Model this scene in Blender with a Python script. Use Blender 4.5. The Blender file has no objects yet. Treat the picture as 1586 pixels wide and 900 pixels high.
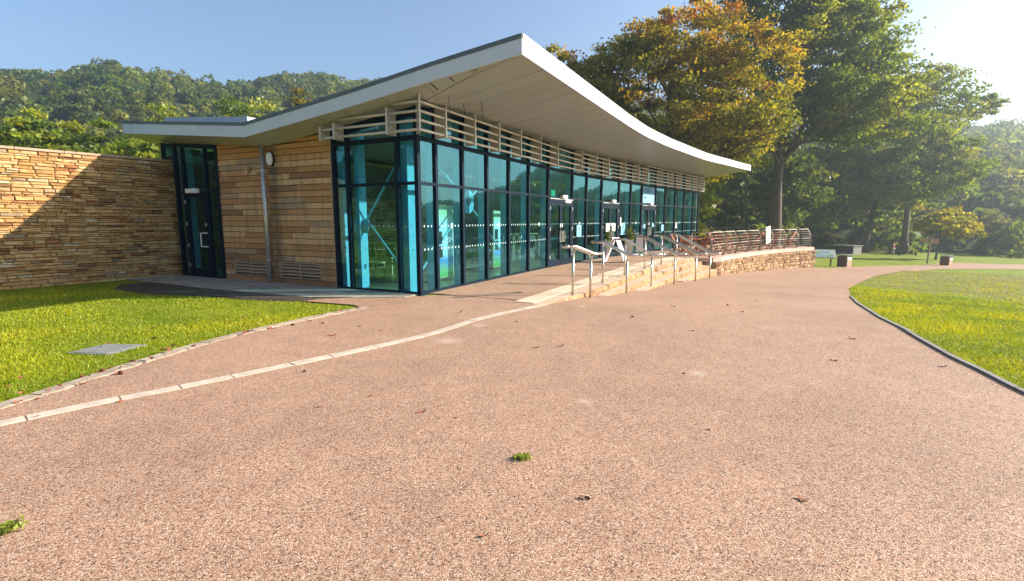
import bpy, bmesh, math, random
import numpy as np
from mathutils import Vector, Matrix
R = math.radians
scene = bpy.context.scene
COL = scene.collection
random.seed(7)
rng = np.random.default_rng(7)

# ------------------------------------------------------------------ camera
EYE = 1.6
PITCH = math.atan(109 / 785)
cam_d = bpy.data.cameras.new('camera')
cam = bpy.data.objects.new('camera', cam_d)
COL.objects.link(cam)
cam_d.sensor_width = 36
cam_d.lens = 36 * 785 / 1586
cam_d.clip_start = 0.05
cam_d.clip_end = 4000
cam.location = (0, 0, EYE)
cam.rotation_euler = (R(90) - PITCH, 0, 0)
scene.camera = cam

# ------------------------------------------------------------------ sun, sky, exposure
SUN_EL = 25.0
SUN_DIR = Vector((1.0, 0.07, 0)).normalized()
sun_az = math.atan2(SUN_DIR.x, SUN_DIR.y)
sv = Vector((SUN_DIR.x * math.cos(R(SUN_EL)), SUN_DIR.y * math.cos(R(SUN_EL)), math.sin(R(SUN_EL))))
sun_d = bpy.data.lights.new('sun', 'SUN')
sun_d.energy = 5.0
sun_d.angle = R(0.55)
sun_d.color = (1.0, 0.90, 0.76)
sun = bpy.data.objects.new('sun', sun_d)
COL.objects.link(sun)
sun.location = (60, 0, 40)
sun.rotation_euler = sv.to_track_quat('Z', 'Y').to_euler()
world = bpy.data.worlds.new('World')
scene.world = world
world.use_nodes = True
wn = world.node_tree
bg = wn.nodes['Background']
sky = wn.nodes.new('ShaderNodeTexSky')
sky.sky_type = 'NISHITA'
sky.sun_disc = False
sky.sun_elevation = R(SUN_EL)
sky.sun_rotation = sun_az
sky.air_density = 1.0
sky.dust_density = 1.6
sky.ozone_density = 3.0
wn.links.new(sky.outputs[0], bg.inputs[0])
bg.inputs[1].default_value = 0.088
scene.view_settings.view_transform = 'Standard'
scene.view_settings.look = 'None'
scene.view_settings.gamma = 1
scene.view_settings.exposure = 1.4
cy = scene.cycles
cy.max_bounces = 8
cy.diffuse_bounces = 3
cy.glossy_bounces = 3
cy.transmission_bounces = 4
cy.transparent_max_bounces = 16
cy.volume_bounces = 0
cy.caustics_reflective = False
cy.caustics_refractive = False

# ------------------------------------------------------------------ material helpers
class NT:
    def __init__(self, name):
        self.m = bpy.data.materials.new(name)
        self.m.use_nodes = True
        self.t = self.m.node_tree
        self.t.nodes.clear()
        self.out = self.n('ShaderNodeOutputMaterial')
    def n(self, typ, **kw):
        x = self.t.nodes.new(typ)
        for k, v in kw.items():
            if k.startswith('i_'):
                x.inputs[k[2:]].default_value = v
            else:
                setattr(x, k, v)
        return x
    def l(self, a, b):
        self.t.links.new(a, b)
    def pos(self):
        return self.n('ShaderNodeNewGeometry').outputs['Position']
    def noise(self, scale, detail=3.0, vec=None, rough=0.55):
        x = self.n('ShaderNodeTexNoise', i_Scale=scale, i_Detail=detail, i_Roughness=rough)
        if vec is None:
            vec = self.pos()
        self.l(vec, x.inputs['Vector'])
        return x.outputs['Fac']
    def ramp(self, fac, stops, interp='LINEAR'):
        x = self.n('ShaderNodeValToRGB')
        cr = x.color_ramp
        cr.interpolation = interp
        while len(cr.elements) < len(stops):
            cr.elements.new(0.5)
        for e, (p, c) in zip(cr.elements, stops):
            e.position = p
            e.color = (c, c, c, 1) if isinstance(c, (int, float)) else (*c, 1)
        self.l(fac, x.inputs[0])
        return x.outputs[0]
    def mix(self, fac, a, b, mode='MIX'):
        x = self.n('ShaderNodeMix', data_type='RGBA', blend_type=mode)
        for s, v in ((x.inputs['Factor'], fac), (x.inputs['A'], a), (x.inputs['B'], b)):
            if isinstance(v, (int, float)):
                s.default_value = v
            elif isinstance(v, tuple):
                s.default_value = (*v, 1)
            else:
                self.l(v, s)
        return x.outputs['Result']
    def math(self, op, a, b=0.0):
        x = self.n('ShaderNodeMath', operation=op)
        for s, v in ((x.inputs[0], a), (x.inputs[1], b)):
            if isinstance(v, (int, float)):
                s.default_value = v
            else:
                self.l(v, s)
        return x.outputs[0]
    def bump(self, h, strength=0.3, dist=0.01):
        x = self.n('ShaderNodeBump', i_Strength=strength, i_Distance=dist)
        self.l(h, x.inputs['Height'])
        return x.outputs[0]
    def rand(self):
        a = self.n('ShaderNodeObjectInfo').outputs['Random']
        b = self.n('ShaderNodeNewGeometry').outputs['Random Per Island']
        return self.math('FRACT', self.math('ADD', a, b))
    def pbsdf(self, col, rough=0.6, metal=0.0, normal=None, spec=0.5):
        p = self.n('ShaderNodeBsdfPrincipled')
        for s, v in ((p.inputs['Base Color'], col), (p.inputs['Roughness'], rough), (p.inputs['Metallic'], metal), (p.inputs['Specular IOR Level'], spec)):
            if isinstance(v, (int, float)):
                s.default_value = v
            elif isinstance(v, tuple):
                s.default_value = (*v, 1)
            else:
                self.l(v, s)
        if normal is not None:
            self.l(normal, p.inputs['Normal'])
        self.l(p.outputs[0], self.out.inputs[0])
        return p

def simple(name, col, rough=0.6, metal=0.0, var=0.12, vscale=6.0, bump=0.0, bscale=60.0, orand=0.0, spec=0.5):
    t = NT(name)
    f = t.noise(vscale, 4)
    lo = tuple(c * (1 - var) for c in col)
    hi = tuple(min(1, c * (1 + var)) for c in col)
    c = t.ramp(f, [(0.3, lo), (0.7, hi)])
    if orand:
        g = t.ramp(t.rand(), [(0, 1 - orand), (1, 1 + orand)])
        c = t.mix(1.0, c, g, 'MULTIPLY')
    nm = t.bump(t.noise(bscale, 3), bump) if bump else None
    rr = t.math('ADD', t.math('MULTIPLY', t.noise(vscale * 2.3, 3), 0.15), rough - 0.07)
    t.pbsdf(c, rr, metal, nm, spec)
    return t.m

MAT = {}
def mk_path():
    t = NT('resin_gravel')
    v = t.n('ShaderNodeTexVoronoi', i_Scale=135.0)
    t.l(t.pos(), v.inputs['Vector'])
    sep = t.n('ShaderNodeSeparateColor')
    t.l(v.outputs['Color'], sep.inputs[0])
    c = t.ramp(sep.outputs[0], [(0, (.13, .078, .05)), (.11, (.335, .183, .112)), (.33, (.445, .255, .160)), (.58, (.53, .322, .208)), (.8, (.60, .408, .283)), (.94, (.69, .53, .41))], 'CONSTANT')
    big = t.ramp(t.noise(0.42, 5), [(.28, .83), (.5, .98), (.72, 1.07)])
    mid = t.ramp(t.noise(2.6, 5), [(.3, .91), (.7, 1.07)])
    c = t.mix(1.0, c, big, 'MULTIPLY')
    c = t.mix(1.0, c, mid, 'MULTIPLY')
    edge = t.ramp(v.outputs['Distance'], [(0.0, 1.0), (.55, .9), (.85, .55)])
    c = t.mix(0.8, c, edge, 'MULTIPLY')
    # pale scuffs and spilt sand with a shape of their own
    st = t.n('ShaderNodeMapping')
    t.l(t.pos(), st.inputs[0])
    spots = None
    for (x, y, r) in ((0.65, 4.32, .17), (1.95, 5.15, .30), (-0.85, 6.6, .42), (1.3, 9.3, .25), (-0.5, 7.6, .3)):
        d = t.n('ShaderNodeVectorMath', operation='DISTANCE')
        t.l(t.pos(), d.inputs[0])
        d.inputs[1].default_value = (x, y, 0)
        f = t.ramp(t.math('ADD', t.math('DIVIDE', d.outputs['Value'], r), t.math('MULTIPLY', t.noise(14, 4), .9)), [(.35, 1.0), (1.25, 0.0)])
        spots = f if spots is None else t.math('MAXIMUM', spots, f)
    c = t.mix(t.math('MULTIPLY', spots, .55), c, (.66, .52, .40))
    h = t.ramp(v.outputs['Distance'], [(0, 1.0), (.8, 0.0)])
    nm = t.bump(h, 0.55, 0.004)
    t.pbsdf(c, 0.72, 0, nm, .35)
    return t.m
MAT['path'] = mk_path()

def mk_lawn():
    t = NT('lawn')
    a = t.ramp(t.noise(1.1, 5), [(.3, (.14, .20, .006)), (.52, (.21, .265, .010)), (.75, (.28, .285, .02))])
    b = t.ramp(t.noise(38, 4), [(.3, .55), (.7, 1.25)])
    c = t.mix(1.0, a, b, 'MULTIPLY')
    # thin pale worn oval in the right hand lawn
    d = t.n('ShaderNodeVectorMath', operation='DISTANCE')
    mp = t.n('ShaderNodeMapping')
    t.l(t.pos(), mp.inputs[0])
    mp.inputs['Scale'].default_value = (1, 1, 0)
    t.l(mp.outputs[0], d.inputs[0])
    d.inputs[1].default_value = (22.5, 17.5, 0)
    f = t.ramp(t.math('ADD', t.math('DIVIDE', d.outputs['Value'], 12.0), t.math('MULTIPLY', t.noise(1.3, 4), .25)), [(.98, .75), (1.06, 0.0)])
    dry = t.ramp(t.noise(3.0, 5), [(.35, (.16, .15, .045)), (.65, (.22, .19, .08))])
    c = t.mix(f, c, dry)
    nm = t.bump(t.noise(55, 4), .6, .03)
    t.pbsdf(c, .9, 0, nm, .2)
    return t.m
MAT['lawn'] = mk_lawn()

def mk_stone(name, stops, bump=.5):
    t = NT(name)
    r = t.rand()
    c = t.ramp(r, stops, 'CONSTANT')
    co = t.n('ShaderNodeTexCoord').outputs['Object']
    g = t.ramp(t.noise(9, 5), [(.28, .70), (.5, 1.0), (.75, 1.18)])
    c = t.mix(1.0, c, g, 'MULTIPLY')
    s = t.ramp(t.noise(45, 4), [(.3, .85), (.7, 1.1)])
    c = t.mix(1.0, c, s, 'MULTIPLY')
    nm = t.bump(t.noise(30, 6, rough=.65), bump, .02)
    t.pbsdf(c, .85, 0, nm, .25)
    return t.m
TAN = [(0, (.48, .275, .105)), (.2, (.53, .325, .135)), (.36, (.38, .215, .085)), (.5, (.49, .30, .135)), (.64, (.56, .375, .185)), (.74, (.22, .115, .05)), (.79, (.34, .15, .06)), (.85, (.31, .22, .13)), (.91, (.48, .31, .15)), (.965, (.58, .46, .30))]
MAT['wall_stone'] = mk_stone('wall_stone', TAN)
MAT['terrace_stone'] = mk_stone('terrace_stone', [(0, (.34, .205, .10)), (.25, (.42, .265, .14)), (.5, (.27, .15, .075)), (.65, (.46, .32, .18)), (.8, (.21, .115, .06)), (.9, (.36, .245, .15))])
MAT['mortar'] = simple('mortar', (.10, .075, .05), .95, bump=.4)
MAT['coping'] = simple('coping', (.42, .29, .20), .85, bump=.25, orand=.08)
MAT['coping_pink'] = simple('coping_pink', (.50, .36, .28), .8, bump=.15, orand=.05)
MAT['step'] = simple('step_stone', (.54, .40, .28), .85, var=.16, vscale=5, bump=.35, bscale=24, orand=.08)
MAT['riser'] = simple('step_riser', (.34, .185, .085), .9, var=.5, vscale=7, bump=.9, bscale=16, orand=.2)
MAT['kerb'] = simple('kerb_stone', (.54, .445, .345), .8, var=.20, bump=.2, orand=.05)
MAT['edging'] = simple('edging_stone', (.38, .30, .22), .85, var=.35, bump=.4, orand=.12)
MAT['paving'] = simple('paving', (.30, .27, .22), .8, var=.25, vscale=2.2, bump=.2, orand=.07)
MAT['soil'] = simple('soil', (.045, .032, .02), .95, var=.5, vscale=9, bump=.9, bscale=40)

def mk_tactile():
    t = NT('tactile')
    v = t.n('ShaderNodeTexVoronoi', i_Scale=15.0, i_Randomness=0.0)
    t.l(t.n('ShaderNodeTexCoord').outputs['Object'], v.inputs['Vector'])
    h = t.ramp(v.outputs['Distance'], [(.22, 1.0), (.36, 0.0)])
    c = t.mix(t.noise(4, 3), (.60, .46, .33), (.70, .56, .42))
    g = t.ramp(t.rand(), [(0, .92), (1, 1.06)])
    c = t.mix(1.0, c, g, 'MULTIPLY')
    t.pbsdf(c, .8, 0, t.bump(h, .6, .006), .3)
    return t.m
MAT['tactile'] = mk_tactile()

def mk_board():
    t = NT('cedar_board')
    co = t.pos()
    mp = t.n('ShaderNodeMapping')
    t.l(co, mp.inputs[0])
    mp.inputs['Scale'].default_value = (.35, .35, 6.0)
    grain = t.noise(14, 6, mp.outputs[0], .6)
    base = t.ramp(t.rand(), [(0, (.48, .235, .095)), (.22, (.60, .32, .135)), (.42, (.34, .165, .072)), (.58, (.70, .43, .22)), (.74, (.52, .26, .10)), (.88, (.46, .31, .19))], 'CONSTANT')
    g = t.ramp(grain, [(.25, .70), (.55, 1.0), (.8, 1.18)])
    c = t.mix(1.0, base, g, 'MULTIPLY')
    sep = t.n('ShaderNodeSeparateXYZ')
    t.l(co, sep.inputs[0])
    # weathered grey runs; the boards tucked up under the eaves have kept their orange
    mq = t.n('ShaderNodeMapping')
    t.l(co, mq.inputs[0])
    mq.inputs['Scale'].default_value = (3.2, 3.2, .35)
    run = t.ramp(t.noise(2.6, 4, mq.outputs[0]), [(.45, 0.0), (.68, .5)])
    c = t.mix(run, c, (.21, .165, .115))
    stain = t.ramp(t.noise(3.4, 5), [(.60, 0.0), (.64, .75)])
    hz = t.n('ShaderNodeMapRange', i_1=2.35, i_2=2.75) if False else t.n('ShaderNodeMapRange')
    hz.inputs[1].default_value = 2.35
    hz.inputs[2].default_value = 2.8
    t.l(sep.outputs['Z'], hz.inputs[0])
    c = t.mix(t.math('MULTIPLY', stain, hz.outputs[0]), c, (.20, .065, .02))
    nw = t.n('ShaderNodeMapRange')
    nw.inputs[1].default_value = 3.12
    nw.inputs[2].default_value = 3.17
    t.l(sep.outputs['Z'], nw.inputs[0])
    fresh = t.mix(grain, (.46, .215, .06), (.60, .31, .10))
    c = t.mix(t.math('MULTIPLY', nw.outputs[0], .85), c, fresh)
    # darker strip with a noisy edge on the boards beside the downpipe
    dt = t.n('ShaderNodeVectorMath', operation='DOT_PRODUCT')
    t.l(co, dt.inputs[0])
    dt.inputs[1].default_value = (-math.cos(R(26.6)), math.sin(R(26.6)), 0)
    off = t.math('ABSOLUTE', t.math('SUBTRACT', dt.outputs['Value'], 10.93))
    pipe_streak = t.ramp(t.math('ADD', off, t.math('MULTIPLY', t.noise(5, 4), .28)), [(.16, .62), (.42, 0.0)])
    c = t.mix(pipe_streak, c, (.085, .065, .045))
    t.pbsdf(c, .78, 0, t.bump(grain, .25, .006), .25)
    return t.m
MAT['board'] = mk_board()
MAT['vent'] = simple('vent_wood', (.40, .29, .19), .8, var=.25, vscale=14)
MAT['fascia'] = simple('fascia_white', (.60, .66, .75), .42, var=.035, vscale=3, spec=.4)
MAT['soffit'] = simple('soffit_panel', (.40, .425, .43), .34, var=.05, vscale=1.6, orand=.04, spec=.5)
MAT['cap'] = simple('roof_cap', (.10, .13, .15), .45, var=.1)
MAT['frame'] = simple('frame_navy', (.004, .014, .028), .6, var=.2, spec=.10)
MAT['fin'] = simple('fin_blue_grey', (.20, .50, .62), .5, var=.04)
MAT['blade'] = simple('blade_cream', (.58, .54, .47), .4, var=.05)
MAT['rail_steel'] = simple('rail_steel', (.34, .29, .23), .5, .0, var=.08, vscale=30)
MAT['steel'] = simple('brushed_steel', (.62, .58, .52), .30, 1.0, var=.08, vscale=30)
MAT['white'] = simple('white_plastic', (.80, .80, .80), .4, var=.03)
MAT['black'] = simple('black_plastic', (.015, .015, .017), .4)
MAT['pipe'] = simple('pipe_grey', (.50, .50, .49), .35, .6, var=.08)
MAT['inner_floor'] = simple('inner_floor', (.32, .25, .14), .30, var=.15)
MAT['inner_wall'] = simple('inner_wall', (.20, .16, .11), .8, var=.2)
MAT['ash'] = simple('ash_wood', (.55, .42, .22), .5, var=.15, vscale=18)
MAT['pad'] = simple('green_pad', (.05, .09, .055), .8)
MAT['teak'] = simple('teak', (.40, .145, .065), .6, var=.3, vscale=12, orand=.25)
MAT['bin_wood'] = simple('bin_wood', (.20, .10, .065), .7, var=.3, vscale=20)
MAT['post_wood'] = simple('post_wood', (.27, .18, .10), .75, var=.25, vscale=18)
MAT['sign_wood'] = simple('sign_board', (.48, .25, .15), .6, var=.1)
MAT['dark_wood'] = simple('dark_wood', (.035, .03, .026), .8, var=.3, vscale=9)
MAT['grey_panel'] = simple('grey_panel', (.21, .20, .18), .8, var=.15)
MAT['concrete'] = simple('concrete', (.20, .21, .20), .85, var=.18, vscale=7, bump=.3, orand=.06)
MAT['bark'] = simple('bark', (.085, .065, .045), .9, var=.4, vscale=5, bump=.8, bscale=16)
MAT['leaf_dead'] = simple('dead_leaf', (.20, .055, .025), .7, var=.4, vscale=40, orand=.5)
MAT['red'] = simple('red_cloth', (.30, .022, .03), .8)
MAT['cream_cloth'] = simple('cream_cloth', (.55, .50, .42), .8)
MAT['dark_cloth'] = simple('dark_cloth', (.018, .022, .026), .85)
MAT['skin'] = simple('skin', (.50, .30, .21), .55)
MAT['hair'] = simple('hair', (.05, .035, .025), .7)
MAT['cream_pot'] = simple('cream_pot', (.62, .58, .48), .6)
MAT['exit_green'] = simple('exit_green', (.02, .42, .16), .5)
MAT['tyellow'] = simple('sign_yellow', (.75, .55, .02), .5)

def mk_glass(name, tint, ior):
    t = NT(name)
    tr = t.n('ShaderNodeBsdfTransparent')
    tr.inputs[0].default_value = (*tint, 1)
    gl = t.n('ShaderNodeBsdfGlossy', i_Roughness=0.015)
    gl.inputs[0].default_value = (.34, .84, .96, 1)
    # faint waviness of float glass
    nm = t.bump(t.noise(.9, 1), .03, .02)
    t.l(nm, gl.inputs['Normal'])
    fr = t.n('ShaderNodeFresnel')
    # the same reflectance whichever side of the sheet is met
    bf = t.n('ShaderNodeNewGeometry').outputs['Backfacing']
    t.l(t.math('ADD', t.math('MULTIPLY', bf, 1 / ior - ior), ior), fr.inputs[0])
    mx = t.n('ShaderNodeMixShader')
    t.l(fr.outputs[0], mx.inputs[0])
    t.l(tr.outputs[0], mx.inputs[1])
    t.l(gl.outputs[0], mx.inputs[2])
    t.l(mx.outputs[0], t.out.inputs[0])
    return t.m
MAT['glass'] = mk_glass('teal_glass', (.40, .72, .78), 2.0)

def mk_foliage(name, transl=.4):
    t = NT(name)
    a = t.n('ShaderNodeAttribute', attribute_name='tint')
    d = t.n('ShaderNodeBsdfDiffuse')
    t.l(a.outputs['Color'], d.inputs[0])
    tl = t.n('ShaderNodeBsdfTranslucent')
    warm = t.mix(1.0, a.outputs['Color'], (1.25, 1.1, .55), 'MULTIPLY')
    t.l(warm, tl.inputs[0])
    mx = t.n('ShaderNodeMixShader')
    mx.inputs[0].default_value = transl
    t.l(d.outputs[0], mx.inputs[1])
    t.l(tl.outputs[0], mx.inputs[2])
    gl = t.n('ShaderNodeBsdfGlossy', i_Roughness=.45)
    gl.inputs[0].default_value = (.5, .5, .45, 1)
    m2 = t.n('ShaderNodeMixShader')
    m2.inputs[0].default_value = .04
    t.l(mx.outputs[0], m2.inputs[1])
    t.l(gl.outputs[0], m2.inputs[2])
    t.l(m2.outputs[0], t.out.inputs[0])
    return t.m
MAT['foliage'] = mk_foliage('foliage', .58)
MAT['grass'] = mk_foliage('grass_blades', .45)

def mk_hill():
    t = NT('hillside')
    c = t.ramp(t.noise(.06, 4), [(.35, (.035, .05, .015)), (.65, (.06, .07, .025))])
    d = t.n('ShaderNodeVectorMath', operation='DISTANCE')
    t.l(t.pos(), d.inputs[0])
    d.inputs[1].default_value = (-166, 236, 69)
    f = t.ramp(t.math('ADD', t.math('DIVIDE', d.outputs['Value'], 60), t.math('MULTIPLY', t.noise(.08, 4), .6)), [(.6, 1.0), (1.1, 0.0)])
    c = t.mix(f, c, (.24, .17, .085))
    t.pbsdf(c, .95, 0, None, .1)
    return t.m
MAT['hill'] = mk_hill()

# ------------------------------------------------------------------ mesh helpers
def box_vf(c, s, rot=None):
    c = Vector(c)
    v = []
    for x in (-.5, .5):
        for y in (-.5, .5):
            for z in (-.5, .5):
                p = Vector((x * s[0], y * s[1], z * s[2]))
                if rot is not None:
                    p = rot @ p
                v.append(c + p)
    f = [(0, 1, 3, 2), (4, 6, 7, 5), (0, 4, 5, 1), (2, 3, 7, 6), (0, 2, 6, 4), (1, 5, 7, 3)]
    return v, f

class MB:
    def __init__(self):
        self.v, self.f, self.mi = [], [], []
    def add(self, v, f, mi=0):
        o = len(self.v)
        self.v += [tuple(p) for p in v]
        self.f += [tuple(i + o for i in q) for q in f]
        self.mi += [mi] * len(f)
        return self
    def box(self, c, s, rot=None, mi=0):
        return self.add(*box_vf(c, s, rot), mi)
    def hexa(self, b, t, mi=0):
        """bottom ring and top ring of equal length"""
        n = len(b)
        f = [tuple(reversed(range(n))), tuple(range(n, 2 * n))]
        f += [(i, (i + 1) % n, n + (i + 1) % n, n + i) for i in range(n)]
        return self.add(list(b) + list(t), f, mi)
    def bar(self, a, b, w, h, mi=0, up=Vector((0, 0, 1))):
        a, b = Vector(a), Vector(b)
        d = (b - a)
        L = d.length
        x = d.normalized()
        y = up.cross(x)
        if y.length < 1e-4:
            y = Vector((0, 1, 0)).cross(x)
        y.normalize()
        z = x.cross(y)
        m = Matrix((x, y, z)).transposed()
        return self.box((a + b) / 2, (L, w, h), m, mi)
    def tube(self, pts, r, n=8, mi=0, cap=True):
        pts = [Vector(p) for p in pts]
        rs = r if isinstance(r, (list, tuple)) else [r] * len(pts)
        o = len(self.v)
        ref = None
        for i, p in enumerate(pts):
            d = (pts[min(i + 1, len(pts) - 1)] - pts[max(i - 1, 0)])
            d = d.normalized() if d.length > 1e-9 else Vector((0, 0, 1))
            if ref is None:
                ref = Vector((0, 0, 1)) if abs(d.z) < .9 else Vector((1, 0, 0))
            y = d.cross(ref).normalized()
            x = y.cross(d).normalized()
            ref = x
            for k in range(n):
                a = 2 * math.pi * k / n
                self.v.append(tuple(p + (x * math.cos(a) + y * math.sin(a)) * rs[i]))
        for i in range(len(pts) - 1):
            for k in range(n):
                a, b = o + i * n + k, o + i * n + (k + 1) % n
                self.f.append((a, b, b + n, a + n))
                self.mi.append(mi)
        if cap:
            self.f.append(tuple(reversed(range(o, o + n))))
            self.f.append(tuple(range(o + (len(pts) - 1) * n, o + len(pts) * n)))
            self.mi += [mi, mi]
        return self
    def lathe(self, prof, c=(0, 0, 0), n=16, mi=0):
        o = len(self.v)
        for (r, z) in prof:
            for k in range(n):
                a = 2 * math.pi * k / n
                self.v.append((c[0] + r * math.cos(a), c[1] + r * math.sin(a), c[2] + z))
        for i in range(len(prof) - 1):
            for k in range(n):
                a, b = o + i * n + k, o + i * n + (k + 1) % n
                self.f.append((a, b, b + n, a + n))
                self.mi.append(mi)
        self.f.append(tuple(reversed(range(o, o + n))))
        self.f.append(tuple(range(o + (len(prof) - 1) * n, o + len(prof) * n)))
        self.mi += [mi, mi]
        return self
    def grid(self, rows, mi=0):
        """rows: list of equal-length lists of points"""
        o = len(self.v)
        m = len(rows[0])
        for r in rows:
            self.v += [tuple(p) for p in r]
        for i in range(len(rows) - 1):
            for k in range(m - 1):
                a = o + i * m + k
                self.f.append((a, a + 1, a + m + 1, a + m))
                self.mi.append(mi)
        return self
    def mesh(self, name, mats, smooth=False, bevel=0):
        me = bpy.data.meshes.new(name)
        me.from_pydata(self.v, [], self.f)
        mats = mats if isinstance(mats, (list, tuple)) else [mats]
        for m in mats:
            me.materials.append(MAT[m] if isinstance(m, str) else m)
        if len(mats) > 1:
            me.polygons.foreach_set('material_index', self.mi)
        bm = bmesh.new()
        bm.from_mesh(me)
        bmesh.ops.recalc_face_normals(bm, faces=bm.faces)
        if bevel:
            bmesh.ops.bevel(bm, geom=list(bm.edges), offset=bevel, segments=1, affect='EDGES', clamp_overlap=True)
        bm.to_mesh(me)
        bm.free()
        if smooth:
            me.polygons.foreach_set('use_smooth', [True] * len(me.polygons))
        me.update()
        return me
    def build(self, name, mats, parent=None, kind=None, smooth=False, bevel=0):
        return link(name, self.mesh(name, mats, smooth, bevel), parent, kind)

def wmat(o):
    m = o.matrix_basis.copy()
    if o.parent:
        m = wmat(o.parent) @ o.matrix_parent_inverse @ m
    return m
def link(name, me, parent=None, kind=None):
    o = bpy.data.objects.new(name, me)
    COL.objects.link(o)
    if parent is not None:
        o.parent = parent
        o.matrix_parent_inverse = wmat(parent).inverted()
    if kind:
        o['kind'] = kind
    return o
def tag(o, label, cat, group=None):
    o['label'] = label
    o['category'] = cat
    if group:
        o['group'] = group
    return o
def thing(name, loc, label, cat, group=None, rz=0):
    o = bpy.data.objects.new(name, None)
    o.empty_display_size = .3
    COL.objects.link(o)
    o.location = loc
    o.rotation_euler = (0, 0, rz)
    return tag(o, label, cat, group)
def local(o, name, mb, mats, **kw):
    """part whose mesh is in the thing's own frame"""
    c = mb.build(name, mats, **kw)
    c.parent = o
    return c
def dup(root, loc, rz, label, group=None):
    r = root.copy()
    COL.objects.link(r)
    r.location = loc
    r.rotation_euler = (0, 0, rz)
    r['label'] = label
    if group:
        r['group'] = group
    for ch in list(root.children):
        c = ch.copy()
        COL.objects.link(c)
        c.parent = r
        for g in list(ch.children):
            d = g.copy()
            COL.objects.link(d)
            d.parent = c
    return r

# ------------------------------------------------------------------ site geometry
C0 = Vector((-1.962, 10.767, 0))
A1 = R(26.6)
D1 = Vector((math.sin(A1), math.cos(A1), 0))     # along the long glass front
D2 = Vector((-math.cos(A1), math.sin(A1), 0))    # along the timber end wall, into the building
UP = Vector((0, 0, 1))
TS = [-60, 0, 5, 7, 9.16, 11.95, 15.1, 18.2, 20.8, 23, 25.4, 28, 32, 60]
TT = [0, 0, 0, -.005, -.06, -.33, -.8, -1.27, -1.75, -2.12, -2.56, -3.1, -4, -10]
_fx = np.arange(-12, 40, .25)
_fy = np.interp(_fx, TS, TT)
for _ in range(6):
    _fy[1:-1] = (_fy[:-2] + 2 * _fy[1:-1] + _fy[2:]) / 4
def tf(s):
    return float(np.interp(s, _fx, _fy))
def ST(s, t, z=0.0):
    return C0 + D1 * s + D2 * t + UP * z
def P(s, w, z=0.0):
    return ST(s, tf(s) + w, z)
def st_of(x, y):
    q = Vector((x, y, 0)) - C0
    return q.dot(D1), q.dot(D2)
GS = [-50, .3, 2.7, 5, 9.3, 13.5, 20, 26, 29, 48, 80, 200, 2000]
GZ = [0, 0, -.15, -.3, -.48, -.68, -1.0, -1.18, -1.45, -2.4, -3.2, -4, -4]
def gs(s):
    return float(np.interp(s, GS, GZ))
def G(x, y):
    return gs(st_of(x, y)[0])
def resample(pts, n):
    pts = [Vector(p) for p in pts]
    L = [0]
    for a, b in zip(pts, pts[1:]):
        L.append(L[-1] + (b - a).length)
    out = []
    for i in range(n):
        d = L[-1] * i / (n - 1)
        k = 0
        while k < len(L) - 2 and L[k + 1] < d:
            k += 1
        f = (d - L[k]) / max(1e-9, L[k + 1] - L[k])
        out.append(pts[k].lerp(pts[k + 1], f))
    return out
def smooth_line(pts, n, it=3):
    q = resample([Vector((p[0], p[1], 0)) for p in pts], n)
    for _ in range(it):
        q = [q[0]] + [(a + b * 2 + c) / 4 for a, b, c in zip(q, q[1:], q[2:])] + [q[-1]]
    return q

# ------------------------------------------------------------------ ground, path, hills
def build_ground():
    ss = sorted(set(list(np.arange(-30, 90, 1.0)) + GS[1:11] + [-500, -200, -80, 120, 160, 200, 300, 500]))
    ts = [-500, -200, -80, -40, -20, -10, 0, 10, 40, 120, 500]
    mb = MB()
    mb.grid([[ST(s, t, gs(s) - .012) for t in ts] for s in ss])
    return mb.build('ground', 'lawn', kind='structure')
ground = build_ground()

LAWN_EDGE = [(-5.6, -4), (-4.75, 2.8), (-4.47, 4.24), (-4.39, 4.6), (-4.31, 5.25), (-4.15, 6.23), (-3.89, 7.07), (-3.46, 7.98), (-2.95, 8.95), (-2.75, 9.3)]
RIGHT_EDGE = [(4.4, -4), (4.55, 2.5), (4.73, 4.5), (4.98, 5.21), (5.14, 5.77), (5.58, 6.91), (6.43, 8.71), (7.93, 11.49), (8.8, 13.03), (10.55, 15.74), (13.1, 18.9), (16.85, 23.45), (20.72, 27.04), (29.49, 35.11), (36.69, 38.9), (44, 39.6), (62, 38)]
WALL_LINE = [ST(*p) for p in [(14.0, -3.55), (14.25, -4.72), (16, -5.05), (18.87, -5.86), (20.5, -6.42), (22.7, -7.3), (24.4, -8.15), (26.14, -9.15)]]
def path_left():
    pts = [Vector((x, y, 0)) for x, y in LAWN_EDGE]
    pts += [ST(-.62, -.02), ST(0, .05)]
    pts += [P(s, -1.2) for s in np.arange(.4, 14, 1.0)]
    pts += [p + (p - Vector((0, 0, 0))).normalized() * .25 for p in WALL_LINE[1:]]
    pts += [Vector(p) for p in [(18.6, 30.4, 0), (23.8, 36.0, 0), (30.8, 41.2, 0), (37.9, 46.2, 0), (39.9, 47.6, 0), (42.0, 50.0, 0), (44.5, 50.4, 0), (46, 48.8, 0), (51, 47.4, 0), (66, 45, 0)]]
    return pts
def build_path():
    L = resample([Vector((p[0], p[1], 0)) for p in path_left()], 170)
    Rr = resample([Vector((x, y, 0)) for x, y in RIGHT_EDGE], 170)
    rows = []
    for a, b in zip(L, Rr):
        row = []
        for k in range(25):
            p = a.lerp(b, k / 24)
            row.append((p.x, p.y, G(p.x, p.y) + .008))
        rows.append(row)
    return MB().grid(rows).build('path', 'path', kind='structure')
path = build_path()
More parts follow.
